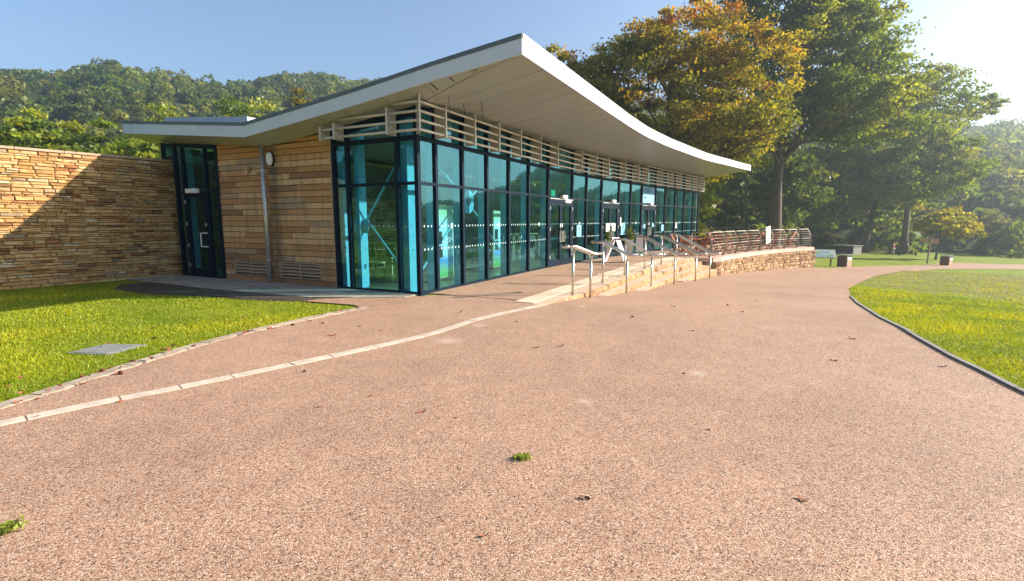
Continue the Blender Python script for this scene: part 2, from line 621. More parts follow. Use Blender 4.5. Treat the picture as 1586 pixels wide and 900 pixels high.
def build_path_corner():
    # gravel running round the tip of the left lawn up to the paving
    pts = [(-2.78, 9.22), (-1.9, 9.9), (-2.0, 10.6), (-2.85, 10.42), (-3.9, 10.22), (-4.12, 9.92), (-3.0, 9.47)]
    c = (-2.75, 9.95)
    MB().add([(*c, .013)] + [(x, y, .013) for x, y in pts], [(0, 1 + i, 1 + (i + 1) % len(pts)) for i in range(len(pts))]).build('path', 'path', kind='structure')
build_path_corner()

def ridge_h(phi):
    xs = [-180, -140, -110, -75, -55, -45.3, -41, -36.4, -33, -29, -24.2, -19, -15, 0, 15, 25, 32, 38, 43.6, 46, 49, 53, 57, 70, 85, 100, 125, 180]
    zs = [20, 24, 25, 38, 54, 55, 58, 65, 64, 64, 67, 71, 70, 66, 58, 48, 40, 36, 35, 33, 24, 12, 8, 8, 11, 14, 18, 20]
    return float(np.interp(phi, xs, zs))
HR0, HR1, HR2 = 95.0, 285.0, 345.0
def hill_z(phi, r):
    h = ridge_h(phi) + 1.0 * math.sin(phi * .5) + .7 * math.sin(phi * 1.3 + 1)
    if r <= HR1:
        u = max(0, (r - HR0) / (HR1 - HR0))
        u = u * (1.35 - .35 * u) if u < 1 else 1
        return -5 + (h + 5) * min(1, u) ** 1.05
    return h - (r - HR1) * .35
def build_hills():
    rows = []
    for r in [88, 95, 110, 130, 150, 175, 200, 225, 250, 270, 285, 300, 345]:
        row = []
        for k in range(145):
            phi = -180 + 2.5 * k
            a = R(phi)
            row.append((r * math.sin(a), r * math.cos(a), hill_z(phi, r)))
        rows.append(row)
    return MB().grid(rows).build('hill', 'hill', kind='structure', smooth=True)
build_hills()

# ------------------------------------------------------------------ foliage
def leaf_mesh(name, pos, size, tint, up_bias=.12, mat='foliage'):
    n = len(pos)
    nrm = rng.normal(size=(n, 3))
    nrm[:, 2] += up_bias * 2
    nrm /= np.linalg.norm(nrm, axis=1)[:, None]
    a = np.cross(nrm, rng.normal(size=(n, 3)))
    a /= np.linalg.norm(a, axis=1)[:, None] + 1e-9
    b = np.cross(nrm, a)
    s = (size * rng.uniform(.6, 1.35, n))[:, None]
    v = np.empty((n, 4, 3))
    v[:, 0] = pos + a * s * .62
    v[:, 1] = pos + b * s * .38 + nrm * s * .06
    v[:, 2] = pos - a * s * .62
    v[:, 3] = pos - b * s * .38 + nrm * s * .06
    me = bpy.data.meshes.new(name)
    me.vertices.add(n * 4)
    me.vertices.foreach_set('co', v.reshape(-1).astype(np.float32))
    me.loops.add(n * 4)
    me.loops.foreach_set('vertex_index', np.arange(n * 4, dtype=np.int32))
    me.polygons.add(n)
    me.polygons.foreach_set('loop_start', np.arange(0, n * 4, 4, dtype=np.int32))
    me.polygons.foreach_set('loop_total', np.full(n, 4, dtype=np.int32))
    at = me.color_attributes.new('tint', 'FLOAT_COLOR', 'POINT')
    t4 = np.ones((n, 4, 4), dtype=np.float32)
    t4[:, :, :3] = tint[:, None, :]
    at.data.foreach_set('color', t4.reshape(-1))
    me.materials.append(MAT[mat])
    me.update()
    me.validate()
    return me

def crown_points(c, rad, n, clump=.16, nclump=None, seed=0, shell=.55, lobes=5, floor=None):
    g = np.random.default_rng(seed)
    nclump = nclump or max(24, n // (70 if n < 9000 else 150))
    d = g.normal(size=(nclump * 3, 3))
    d /= np.linalg.norm(d, axis=1)[:, None]
    dirs = g.normal(size=(lobes, 3))
    dirs /= np.linalg.norm(dirs, axis=1)[:, None]
    lob = np.max(np.clip(d @ dirs.T, 0, 1) ** 4, axis=1)
    rr = g.uniform(shell ** 3, 1, nclump * 3) ** (1 / 3)
    p = d * (rr * (.72 + .34 * lob))[:, None] * np.array(rad)
    p = p[p[:, 2] > -rad[2] * .93][:nclump]
    nclump = len(p)
    idx = g.integers(0, nclump, n)
    cs = g.uniform(.6, 1.4, nclump)
    off = g.normal(size=(n, 3)) * np.array([1, 1, .42]) * (np.mean(rad) * clump * cs[idx])[:, None] * .62
    q = p[idx] + off + np.array(c)
    if floor is not None:
        q[:, 2] = np.maximum(q[:, 2], floor + g.uniform(0, .6, n))
    return q, idx, nclump, g, p + np.array(c)

def tree(name, label, x, y, h, width, base, n, leaf, cols, seed, trunk=.3, lean=(0, 0), z0=None, group=None, blobs=None, shell=.5, accent=None, trunk_h=.78, limbs=9, clump=.16, bark='bark'):
    """cols: list of leaf colours; base: height of the lowest foliage"""
    z0 = G(x, y) if z0 is None else z0
    root = thing(name, (x, y, z0), label, 'tree', group)
    g = random.Random(seed)
    W = np.array([x + lean[0] * h, y + lean[1] * h, z0])
    if blobs is None:
        blobs = [((0, 0, (h + base) / 2), (width / 2, width / 2, (h - base) / 2), 1.0)]
    tot = sum(b[2] for b in blobs)
    mb = MB()
    top = Vector((x + lean[0] * h * trunk_h, y + lean[1] * h * trunk_h, z0 + h * trunk_h))
    bp = Vector((x, y, z0 - .3))
    m = 9
    pts, rs = [], []
    for i in range(m):
        f = i / (m - 1)
        p = bp.lerp(top, f) + Vector((g.uniform(-1, 1), g.uniform(-1, 1), 0)) * trunk * .5 * (f * (1 - f) * 4)
        pts.append(p)
        rs.append(trunk * (1.35 - .35 * min(1, f * 7)) * (1 - .82 * f))
    mb.tube(pts, rs, 9)
    P_, T_ = [], []
    for bi, (c, rad, wgt) in enumerate(blobs):
        cc = (W[0] + c[0], W[1] + c[1], W[2] + c[2])
        k = int(n * wgt / tot)
        q, idx, nc, gg, cl = crown_points(cc, rad, k, clump, None, seed * 31 + bi, shell)
        base_c = np.array(cols)
        pick = gg.integers(0, len(cols), nc)
        tc = base_c[pick]
        if accent is not None:
            w = accent(cl - np.array([x, y, z0]), gg)
            tc = tc * (1 - w[:, None]) + np.array(accent_cols)[gg.integers(0, len(accent_cols), nc)] * w[:, None]
        tc = tc * gg.uniform(.78, 1.22, nc)[:, None]
        tint = tc[idx] * gg.uniform(.8, 1.2, k)[:, None]
        P_.append(q)
        T_.append(np.clip(tint, 0.002, 1))
        # limbs reach for clumps of this blob
        nl = max(2, int(limbs * wgt / tot))
        for _ in range(nl):
            e = Vector(cl[gg.integers(0, nc)])
            f = min(.95, max(.38 if h > 20 else .25, ((e.z - z0) / h - .22) / trunk_h))
            s0 = bp.lerp(top, f * g.uniform(.75, 1.0))
            midp = s0.lerp(e, .5) + Vector((g.uniform(-1, 1), g.uniform(-1, 1), g.uniform(-.2, .8))) * width * .05
            r0 = trunk * (1 - .8 * f) * .42
            mb.tube([s0, s0.lerp(midp, .5) + Vector((0, 0, width * .015)), midp, midp.lerp(e, .5), e], [r0, r0 * .8, r0 * .6, r0 * .4, r0 * .15], 6)
            for _k in range(2):
                e2 = e + Vector((g.uniform(-1, 1), g.uniform(-1, 1), g.uniform(-.6, 1))) * width * .16
                mb.tube([midp, midp.lerp(e2, .55) + Vector((0, 0, .2)), e2], [r0 * .5, r0 * .3, r0 * .1], 5)
    mb.build('trunk', bark, root, smooth=True)
    me = leaf_mesh('crown', np.concatenate(P_), leaf, np.concatenate(T_))
    link('crown', me, root)
    return root
accent_cols = [(.52, .26, .02), (.52, .33, .022), (.54, .22, .018), (.42, .34, .025), (.46, .37, .025)]

GREEN = [(.155, .225, .018), (.195, .265, .02), (.125, .185, .02), (.27, .30, .022)]
OLIVE = [(.19, .21, .016), (.25, .25, .018), (.15, .19, .018), (.30, .27, .020)]
YELLOWG = [(.22, .30, .022), (.17, .25, .020), (.28, .32, .025)]
DEEP = [(.075, .11, .02), (.095, .135, .022), (.125, .155, .024)]

def acc_orange(p, g):
    # autumn colour is on the top and on the side away from the building
    v = (p[:, 2] - 10.5) / 7.5 * .85 + (p[:, 0] + 3) / 10 * .38
    return np.clip(v * .62 + g.uniform(-.42, .42, len(p)), 0, .9)
tree('beech_tree', 'tall broad beech turning orange at its top behind the curved roof', 12.2, 40, 22, 18.5, 5, 92000, .20, OLIVE, 11, trunk=.56, accent=acc_orange, limbs=26, shell=.35, clump=.115,
     blobs=[((-.5, 0, 12.0), (8.5, 7.6, 7.2), 1.0), ((4.2, -1.5, 11.8), (5.3, 5.2, 6.2), .55), ((-4.9, 1, 10.2), (4.6, 4.4, 4.9), .3), ((1, 0, 16.6), (6.4, 5.6, 3.4), .33), ((-7.0, 0, 12.4), (4.2, 4.2, 4.4), .25)])
tree('lime_tree', 'tallest dark green tree with bare leaning trunk behind the terrace', 26.6, 52, 36, 21, 8, 125000, .27, GREEN + [(.20, .24, .02)], 12, trunk=.60, lean=(.035, 0), limbs=20, shell=.3, clump=.15, trunk_h=.85,
     blobs=[((-1.5, 0, 25), (6.6, 6.5, 8.5), 1.0), ((3.0, 0, 22), (6.0, 5.5, 6.0), .6), ((5.6, -.5, 15.5), (6.6, 6.0, 5.2), .6), ((-5.4, -1, 12.5), (4.6, 5, 5.0), .4), ((2.0, 2, 15.5), (6, 5, 4.5), .3), ((-2.4, 0, 32), (5.4, 5, 5), .35), ((2.6, 0, 29.5), (4.6, 4.5, 4.0), .3)])
tree('sycamore_tree', 'hazy green tree with sparse crown and high ragged top right of the tallest tree', 55.5, 72, 29, 20, 6, 52000, .31, GREEN + YELLOWG, 13, trunk=.45, limbs=20, shell=.35, clump=.15,
     blobs=[((-2.5, 0, 13.6), (8.6, 7, 8.1), 1.0), ((3.4, 0, 12.4), (6.6, 6, 6.0), .6), ((2.6, 0, 21.4), (5.6, 5, 6.0), .40), ((9.0, 0, 20.3), (2.8, 3.0, 2.0), .09), ((-6.3, 1, 20.3), (5.2, 6, 6), .25)])
tree('cherry_tree', 'small spreading yellowish tree beside the wooden signpost', 47.65, 57, 5.9, 8.4, 1.6, 6000, .26, [(.30, .30, .025), (.25, .27, .022), (.36, .32, .03)], 14, trunk=.13, lean=(.10, 0), limbs=10, shell=.3, clump=.18,
     blobs=[((.6, 0, 3.9), (3.4, 3, 1.8), 1), ((2.6, 0, 3.3), (2.6, 2.4, 1.2), .5), ((-1.4, 0, 3.7), (2.4, 2.4, 1.4), .4)])
# wood behind the terrace: each tree has its own trunk
WOOD = [
    (17.0, 50, 12, 8, 1.0, 'yellow green understorey tree right behind the far end of the glass front', OLIVE + YELLOWG, .2),
    (19.0, 60, 9, 8, 1.0, 'low dark bushy tree behind the middle of the terrace railing', GREEN, .2),
    (32.5, 62, 14, 9, 2.0, 'dark green tree standing left of the low dark hut', DEEP, .28),
    (37.5, 70, 15, 10, 3.0, 'dark tree with slim trunk behind the low dark hut', DEEP + GREEN, .25),
    (43.0, 74, 17, 10, 3.2, 'green tree with a trunk leaning right just past the hut', GREEN, .34),
    (47.0, 80, 18, 11, 3.5, 'green tree with slim crooked trunk between hut and walkers', GREEN, .30),
    (52.6, 76, 17, 10, 3.6, 'tree with thick leaning trunk beside the two walkers', GREEN + YELLOWG, .42),
    (58.5, 84, 16, 11, 3.2, 'olive green tree behind the dark bench', GREEN + OLIVE, .33),
    (28.0, 74, 20, 13, 2.0, 'tall dark tree deep in shade behind the terrace', DEEP, .4),
    (39.0, 92, 23, 14, 2.0, 'tall hazy dark tree rising behind the hut', DEEP, .4),
    (52.0, 100, 22, 15, 2.0, 'hazy blue green tree rising behind the walkers', DEEP, .4),
    (66.0, 98, 22, 15, 1.5, 'hazy tree behind the signpost', DEEP, .4),
    (78.0, 103, 21, 16, 1.5, 'misty tree above the second litter bin', DEEP, .4),
    (90.0, 106, 20, 16, 1.2, 'misty tree at the right side of the picture', DEEP, .4),
    (101.0, 104, 17, 15, 1.2, 'misty tree furthest right at the edge of the meadow', DEEP, .4),
    (14.0, 66, 16, 12, 1.5, 'green tree glimpsed under the orange beech above the roof edge', OLIVE, .35),
    (5.0, 70, 17, 13, 1.5, 'green tree half hidden by the highest corner of the roof', OLIVE, .35),
]
for i, (x, y, h, w, b, lab, cols, tr) in enumerate(WOOD):
    lean = {4: (.16, 0), 5: (-.04, 0), 6: (.17, 0), 7: (.13, 0)}.get(i, (0, 0))
    tree('woodland_tree', lab, x, y, h, w, b, 5200 if y < 80 else 4200, .45 if y < 80 else .62, cols, 40 + i, trunk=tr, lean=lean, group='trees of the wood beyond the terrace', limbs=6, shell=.3, clump=.2)
LGREEN = [(.18, .255, .02), (.24, .30, .02), (.14, .21, .02), (.29, .32, .022)]
LEFT = [
    (-47, 45, 11.5, 9, 'bright bushy tree at the left edge above the stone wall', YELLOWG),
    (-41, 46, 12.0, 8, 'second bright green tree from the left above the stone wall', LGREEN),
    (-36, 47, 10.8, 8, 'rounded yellow green tree above the sunlit part of the stone wall', YELLOWG),
    (-31, 46, 9.5, 7.5, 'low yellow green tree above the shadow line on the stone wall', LGREEN),
    (-35, 54, 13.6, 8.5, 'darker green tree rising between two yellow ones left of the roof', LGREEN),
    (-27.5, 44, 8.2, 6.5, 'bushy dark green tree just left of the roof tip', LGREEN),
    (-22.8, 42, 5.6, 6.0, 'low leafy bush between stone wall and roof tip', YELLOWG),
    (-32, 64, 17.0, 10, 'broad olive tree standing above the low left roof', LGREEN),
    (-25.5, 62, 14.6, 8.5, 'tree with reddish olive top behind the grey roof upstand', [(.17, .16, .025), (.15, .17, .022)]),
    (-17.5, 62, 13.0, 8, 'olive tree peeping over the roof valley', LGREEN),
    (-23.5, 60, 13.2, 4.5, 'small bright yellow tree over the rising roof edge', [(.20, .17, .015), (.17, .15, .02)]),
]
LEFT[-1] = (-25.0, 61.5, 16.6, 3.2, LEFT[-1][4], LEFT[-1][5])
for i, (x, y, h, w, lab, cols) in enumerate(LEFT):
    tree('bushy_tree', lab, x, y, h, w, .6, 6500, .36, cols, 80 + i, trunk=.25, group='trees behind the stone wall', limbs=6, shell=.35, clump=.17, z0=0)

for i, (x, y, h, w) in enumerate(((-27, -1, 11, 11), (-31, 8, 12, 11), (-26, -11, 12, 12), (-38, -16, 13, 13), (-22, -20, 12, 12))):
    tree('hedgerow_tree', ['dark tree mirrored in the middle of the corner glass', 'dark tree mirrored left in the corner glass', 'dark tree mirrored at the right of the corner glass', 'taller dark tree mirrored behind the others in the corner glass', 'dark tree mirrored at the edge of the corner glass'][i], x, y, h, w, .3, 3500, .55, [(.03, .05, .014), (.04, .06, .016)], 200 + i, trunk=.3, group='trees mirrored in the corner glass', limbs=5, shell=.3, clump=.2, z0=0)

def build_forest():
    pos, tint = [], []
    g = np.random.default_rng(5)
    cols = np.array([(.10, .155, .028), (.125, .19, .03), (.16, .21, .034), (.13, .145, .03), (.20, .215, .034), (.07, .12, .03), (.085, .14, .03)])
    for k in range(9600):
        phi = g.uniform(-180, 180)
        front = -62 < phi < 62
        r = math.sqrt(g.uniform((90 if 5 < phi < 62 else 105) ** 2, 300 ** 2))
        if not front and (r < 215 or g.uniform() < .25):
            continue
        if -36.5 < phi < -28.5 and r > 255 and g.uniform() < .9:
            continue
        a = R(phi)
        rad = g.uniform(1.5, 3.3) * (1 if front else 1.5)
        hh = rad * g.uniform(1.0, 1.5)
        n = (85 if r > 150 else 115) if front else 30
        d = g.normal(size=(n, 3))
        d /= np.linalg.norm(d, axis=1)[:, None]
        d[:, 2] = np.abs(d[:, 2]) * 1.0 - .25
        q = d * np.array([rad, rad, hh]) * g.uniform(.75, 1.05, (n, 1)) + np.array([r * math.sin(a), r * math.cos(a), hill_z(phi, r) + hh * .55])
        pos.append(q)
        c = cols[g.integers(0, len(cols))] * g.uniform(.75, 1.3)
        tint.append(c[None, :] * g.uniform(.75, 1.25, (n, 1)))
    me = leaf_mesh('woodland', np.concatenate(pos), 1.05, np.concatenate(tint), .3)
    return link('woodland', me, kind='stuff')
build_forest()

# ------------------------------------------------------------------ grass blades
def in_poly(px, py, poly):
    inside = np.zeros(len(px), bool)
    n = len(poly)
    for i in range(n):
        x1, y1 = poly[i][0], poly[i][1]
        x2, y2 = poly[(i + 1) % n][0], poly[(i + 1) % n][1]
        c = (y1 > py) != (y2 > py)
        xx = (x2 - x1) * (py - y1) / ((y2 - y1) or 1e-9) + x1
        inside ^= c & (px < xx)
    return inside
PAVE_OUT = [ST(-1.27, 8.2), ST(-1.44, 5.57), ST(-1.43, 3.17), ST(-1.36, 1.43), ST(-.78, .62)]
SOIL = [(-9.9, 12.7), (-9.47, 13.3), (-7.58, 12.05), (-5.44, 10.98), (-3.95, 10.3), (-4.15, 9.95), (-5.3, 10.15), (-6.4, 10.55), (-7.9, 10.95), (-9.3, 11.7)]
MANHOLE = [(-5.42, 6.0), (-5.30, 6.46), (-4.74, 6.42), (-4.86, 5.92)]
def grass(poly, bbox, dens, name, rmin, col, hgt, holes=(), thin=None):
    g = np.random.default_rng(len(poly) * 7)
    n = int((bbox[2] - bbox[0]) * (bbox[3] - bbox[1]) * dens)
    x = g.uniform(bbox[0], bbox[2], n)
    y = g.uniform(bbox[1], bbox[3], n)
    d = np.hypot(x, y)
    keep = in_poly(x + g.normal(0, .045, n), y + g.normal(0, .045, n), poly) & (g.uniform(size=n) < np.minimum(1, (rmin / d) ** 2))
    for hpoly, pr in holes:
        keep &= ~(in_poly(x, y, hpoly) & (g.uniform(size=n) < pr))
    if thin is not None:
        keep &= g.uniform(size=n) < thin(x, y)
    x, y, d = x[keep], y[keep], d[keep]
    n = len(x)
    z = np.array([np.interp((x - C0.x) * D1.x + (y - C0.y) * D1.y, GS, GZ)]).ravel() - .012
    patch = .5 + .5 * np.sin(x * 1.7 + np.sin(y * 2.1) * 1.3) * np.sin(y * 1.3 + np.sin(x * 1.1))
    h = hgt * g.uniform(.5, 1.3, n) * (.75 + .5 * patch)
    w = .0034 * np.maximum(1, d / 5.0)
    a = g.uniform(0, 2 * math.pi, n)
    lx, ly = g.normal(0, .5, n) * h, g.normal(0, .5, n) * h
    v = np.empty((n, 3, 3))
    v[:, 0] = np.stack([x - np.cos(a) * w, y - np.sin(a) * w, z], 1)
    v[:, 1] = np.stack([x + np.cos(a) * w, y + np.sin(a) * w, z], 1)
    v[:, 2] = np.stack([x + lx, y + ly, z + h], 1)
    me = bpy.data.meshes.new(name)
    me.vertices.add(n * 3)
    me.vertices.foreach_set('co', v.reshape(-1).astype(np.float32))
    me.loops.add(n * 3)
    me.loops.foreach_set('vertex_index', np.arange(n * 3, dtype=np.int32))
    me.polygons.add(n)
    me.polygons.foreach_set('loop_start', np.arange(0, n * 3, 3, dtype=np.int32))
    me.polygons.foreach_set('loop_total', np.full(n, 3, dtype=np.int32))
    at = me.color_attributes.new('tint', 'FLOAT_COLOR', 'POINT')
    cc = np.array(col)
    t = cc[g.integers(0, len(cc), n)] * g.uniform(.7, 1.3, n)[:, None] * (.72 + .46 * patch)[:, None] * np.stack([.86 + .3 * patch, np.ones(n), np.ones(n)], 1)
    t4 = np.ones((n, 3, 4), dtype=np.float32)
    t4[:, :, :3] = t[:, None, :]
    at.data.foreach_set('color', t4.reshape(-1))
    me.materials.append(MAT['grass'])
    me.update()
    return link(name, me, kind='stuff')
GCOL = [(.30, .36, .010), (.33, .375, .012), (.26, .335, .010), (.38, .385, .025), (.22, .30, .012)]
left_poly = [(-14.5, 7.6), (-9.75, 14.6)] + [(p.x, p.y) for p in PAVE_OUT[:-1]] + [(-4.1, 9.86), (-3.0, 9.40), (-2.80, 9.20)] + list(reversed(LAWN_EDGE[1:])) + [(-9, 2)]
def thin_left(x, y):
    # bare, yellowed patch across the middle of the lawn
    u = (x + 7.2) * .5 + (y - 9.2) * -.2
    v = (y - 9.0) - .15 * (x + 7)
    return np.where(np.abs(v) < .8, .55, 1.0)
grass(left_poly, (-14.5, 2, -2.5, 14.6), 7800, 'grass', 4.6, GCOL, .030, ((SOIL, .96), (MANHOLE, .62)), thin_left)
right_poly = RIGHT_EDGE[1:15] + [(44, 30), (44, 2)]
def thin_right(x, y):
    return np.where(np.hypot(x - 22.5, y - 17.5) < 11.2, .30, 1.0)
grass(right_poly, (4.4, 2, 26, 30), 8000, 'grass', 4.2, GCOL, .034, (), thin_right)

# ------------------------------------------------------------------ paving, kerbs, steps
def ribbon(pts, w, z, name, mat, kind, piece, parent_name, jitter=.0, thick=.05, gap=.008, side=0):
    """base strip of setting plus individual stones laid along a line"""
    q = [Vector((p[0], p[1], 0)) for p in pts]
    L = sum((b - a).length for a, b in zip(q, q[1:]))
    rows = []
    fine = resample(q, max(4, int(L / .15)))
    def nrm(i, arr):
        d = (arr[min(i + 1, len(arr) - 1)] - arr[max(i - 1, 0)]).normalized()
        return Vector((-d.y, d.x, 0))
    for i, p in enumerate(fine):
        n = nrm(i, fine)
        rows.append([(*(p + n * (w * (.5 + side) - .01)).xy, G(p.x, p.y) + z - .012), (*(p + n * (w * (-.5 + side) + .01)).xy, G(p.x, p.y) + z - .012)])
    base = MB().grid(rows).build(parent_name, 'mortar', kind='structure')
    k, per = 0, max(1, round(piece / .15))
    g = random.Random(3)
    while k < len(fine) - 1:
        e = min(len(fine) - 1, k + max(2, per + g.randint(-1, 1)))
        b, t = [], []
        idx = list(range(k, e + 1))
        lo, hi = [], []
        for j, i in enumerate(idx):
            n = nrm(i, fine)
            sh = Vector((0, 0, 0))
            d = (fine[min(i + 1, len(fine) - 1)] - fine[max(i - 1, 0)]).normalized()
            if j == 0:
                sh = d * gap
            if j == len(idx) - 1:
                sh = -d * gap
            ww = w * (1 + g.uniform(-jitter, jitter))
            lo.append(fine[i] + sh + n * ww * (.5 + side))
            hi.append(fine[i] + sh + n * ww * (-.5 + side))
        dz = g.uniform(0, .004)
        mb = MB()
        rr = []
        for zz, order in ((z - thick, 0), (z + dz, 0)):
            rr.append([[(p.x, p.y, G(p.x, p.y) + zz) for p in lo], [(p.x, p.y, G(p.x, p.y) + zz) for p in hi]])
        m = len(lo)
        v = rr[0][0] + rr[0][1] + rr[1][0] + rr[1][1]
        f = []
        for i in range(m - 1):
            f += [(2 * m + i, 2 * m + i + 1, 3 * m + i + 1, 3 * m + i), (i, 2 * m + i, 2 * m + i + 1, i + 1), (m + i, m + i + 1, 3 * m + i + 1, 3 * m + i)]
        f += [(0, m, 3 * m, 2 * m), (m - 1, 2 * m + m - 1, 3 * m + m - 1, 2 * m - 1)]
        mb.add(v, f)
        mb.build(name, mat, base)
        k = e
    return base
KERB = smooth_line([(-4.75, 3.0), (-4.04, 3.82), (-3.66, 4.27), (-3.21, 4.68), (-1.86, 6.12), (-1.14, 6.99), (-.55, 8.12), (.1, 8.95), (.62, 9.5)], 60, 2)
ribbon(KERB, .142, .011, 'kerb_stone', 'kerb', None, .62, 'kerb_line')
ribbon(smooth_line(LAWN_EDGE[1:], 50, 1), .16, .014, 'edging_stone', 'edging', None, .9, 'lawn_edging', jitter=.22, side=-.3)
ribbon(smooth_line(RIGHT_EDGE[1:9], 80, 1), .055, .03, 'edging_board', 'grey_panel', None, 1.2, 'lawn_edging', side=-.2)

def build_pavement():
    rows = []
    ts = np.linspace(.0, 8.9, 40)
    def outer(t):
        return float(np.interp(t, [0, .62, 1.43, 3.17, 5.57, 8.9], [-.45, -.78, -1.34, -1.42, -1.44, -1.25]))
    base = MB().grid([[ST(outer(t), t, -.004), ST(.08, t, -.004)] for t in ts]).build('pavement', 'mortar', kind='structure')
    t = .05
    g = random.Random(9)
    while t < 8.8:
        t2 = min(8.9, t + g.uniform(.82, 1.0))
        cuts = [0, .42 + g.uniform(-.05, .05), 1]
        for a, b in zip(cuts, cuts[1:]):
            o1, o2 = outer(t), outer(t2)
            s = [o1 * (1 - a) + .05 * a, o1 * (1 - b) + .05 * b, o2 * (1 - b) + .05 * b, o2 * (1 - a) + .05 * a]
            e = .006
            pts = [ST(s[0] + e, t + e), ST(s[1] - e, t + e), ST(s[2] - e, t2 - e), ST(s[3] + e, t2 - e)]
            zz = .026 + g.uniform(0, .006)
            MB().hexa([p - UP * .05 for p in pts], [p + UP * zz for p in pts]).build('paving_slab', 'paving', base)
        t = t2
build_pavement()
def build_soil():
    c = Vector((sum(p[0] for p in SOIL) / len(SOIL), sum(p[1] for p in SOIL) / len(SOIL), 0))
    rows = []
    g = random.Random(4)
    for f in (1.0, .85, .6, .3, .05):
        rows.append([(c.x + (p[0] - c.x) * f, c.y + (p[1] - c.y) * f, -.008 + .035 * (1 - f) ** .4 + g.uniform(0, .02) * (f < .95)) for p in SOIL + SOIL[:1]])
    MB().grid(rows).build('soil', 'soil', kind='structure')
build_soil()

def build_deck():
    mb = MB()
    mb.grid([[P(s, w, .014) for w in (0.02, -.6, -1.2, -1.8, -2.21)] for s in np.arange(.3, 14.01, .35)])
    mb.grid([[P(.3, w, .014 if k else -.02) for w in (0.02, -.6, -1.2, -1.8, -2.21)] for k in (0, 1)])
    mb.build('deck', 'path', kind='structure')
    # terrace floor out to the curved wall
    rows = []
    wl = resample(WALL_LINE[1:], 40)
    ss = np.linspace(13.8, 27.0, 40)
    for s, q in zip(ss, wl):
        a = P(s, .02, .005)
        b = Vector((q.x, q.y, .005))
        rows.append([a.lerp(b, k / 6) for k in range(7)])
    MB().grid(rows).build('terrace_floor', 'path', kind='structure')
build_deck()

def w_step(k, s):
    return -3.05 - .014 * s - .31 * (k - 1)
def build_steps():
    root = thing('stone_steps', P(7, -3.1, -.3), 'four sandstone steps growing taller along the glass front', 'steps')
    g = random.Random(21)
    starts = {1: -.05, 2: 2.5, 3: 4.8, 4: 9.0}
    for k in (1, 2, 3, 4):
        s = starts[k]
        while s < 13.95:
            s2 = min(13.95, s + g.uniform(.75, 1.15))
            if 13.95 - s2 < .3:
                s2 = 13.95
            m = 4
            top = -.15 * (k - 1) + .012
            bot = min(top - .17, gs(s2) - .1)
            sj = [s + .006 + (s2 - s - .012) * i / m for i in range(m + 1)]
            back = -2.64 if k == 1 else None
            F = [w_step(k, x) + g.uniform(-.018, .012) for x in sj]
            F2 = [f - g.uniform(.0, .03) for f in F]
            B = [(-2.635 if k == 1 else w_step(k - 1, x) + .05) for x in sj]
            v, f = [], []
            if s < 2.4 and k == 1:
                for i, x in enumerate(sj):
                    sh = max(0, 1 - x / 2.4)
                    F[i] = F[i] * (1 - sh) + (-2.95) * sh
                    F2[i] = F[i] - .01
            for x, a, a2, b in zip(sj, F, F2, B):
                v += [P(x, b, bot), P(x, b, top), P(x, a + .02, top), P(x, a, top - .02), P(x, a2, top - .08), P(x, a, bot)]
            n = 6
            for i in range(m):
                for j in range(n):
                    f.append((i * n + j, i * n + (j + 1) % n, (i + 1) * n + (j + 1) % n, (i + 1) * n + j))
            f += [tuple(range(n)), tuple(range(m * n, m * n + n))]
            sb = MB().add(v, f)
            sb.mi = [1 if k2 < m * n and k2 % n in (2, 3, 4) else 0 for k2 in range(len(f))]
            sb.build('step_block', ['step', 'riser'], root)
            s = s2
    s = .06
    while s < 13.9:
        s2 = min(13.95, s + .4)
        pts = [P(s + .003, -2.215), P(s2 - .003, -2.215), P(s2 - .003, -2.63), P(s + .003, -2.63)]
        MB().hexa([p - UP * .05 for p in pts], [p + UP * .02 for p in pts]).build('tactile_slab', 'tactile', root)
        s = s2
build_steps()

# ------------------------------------------------------------------ stone walls
def stone_variant(k):
    g = random.Random(100 + k)
    j = lambda a: g.uniform(-a, a)
    b = [Vector((x * .5, .5, z * .5)) for x, z in ((-1, -1), (1, -1), (1, 1), (-1, 1))]
    o = [Vector((x * (.5 + j(.025)), -.25, z * (.5 + j(.06)))) for x, z in ((-1, -1), (1, -1), (1, 1), (-1, 1))]
    i = [Vector((x * (.42 + j(.04)), -.5 + j(.14), z * (.33 + j(.07)))) for x, z in ((-1, -1), (1, -1), (1, 1), (-1, 1))]
    v = b + o + i
    f = [(0, 1, 2, 3), (8, 9, 10, 11)]
    for q in range(4):
        r = (q + 1) % 4
        f += [(q, r, 4 + r, 4 + q), (4 + q, 4 + r, 8 + r, 8 + q)]
    return v, f
SV = [stone_variant(k) for k in range(12)]
SM = []
for v_, f_ in SV:
    SM.append(MB().add(v_, f_).mesh('stone', 'wall_stone'))

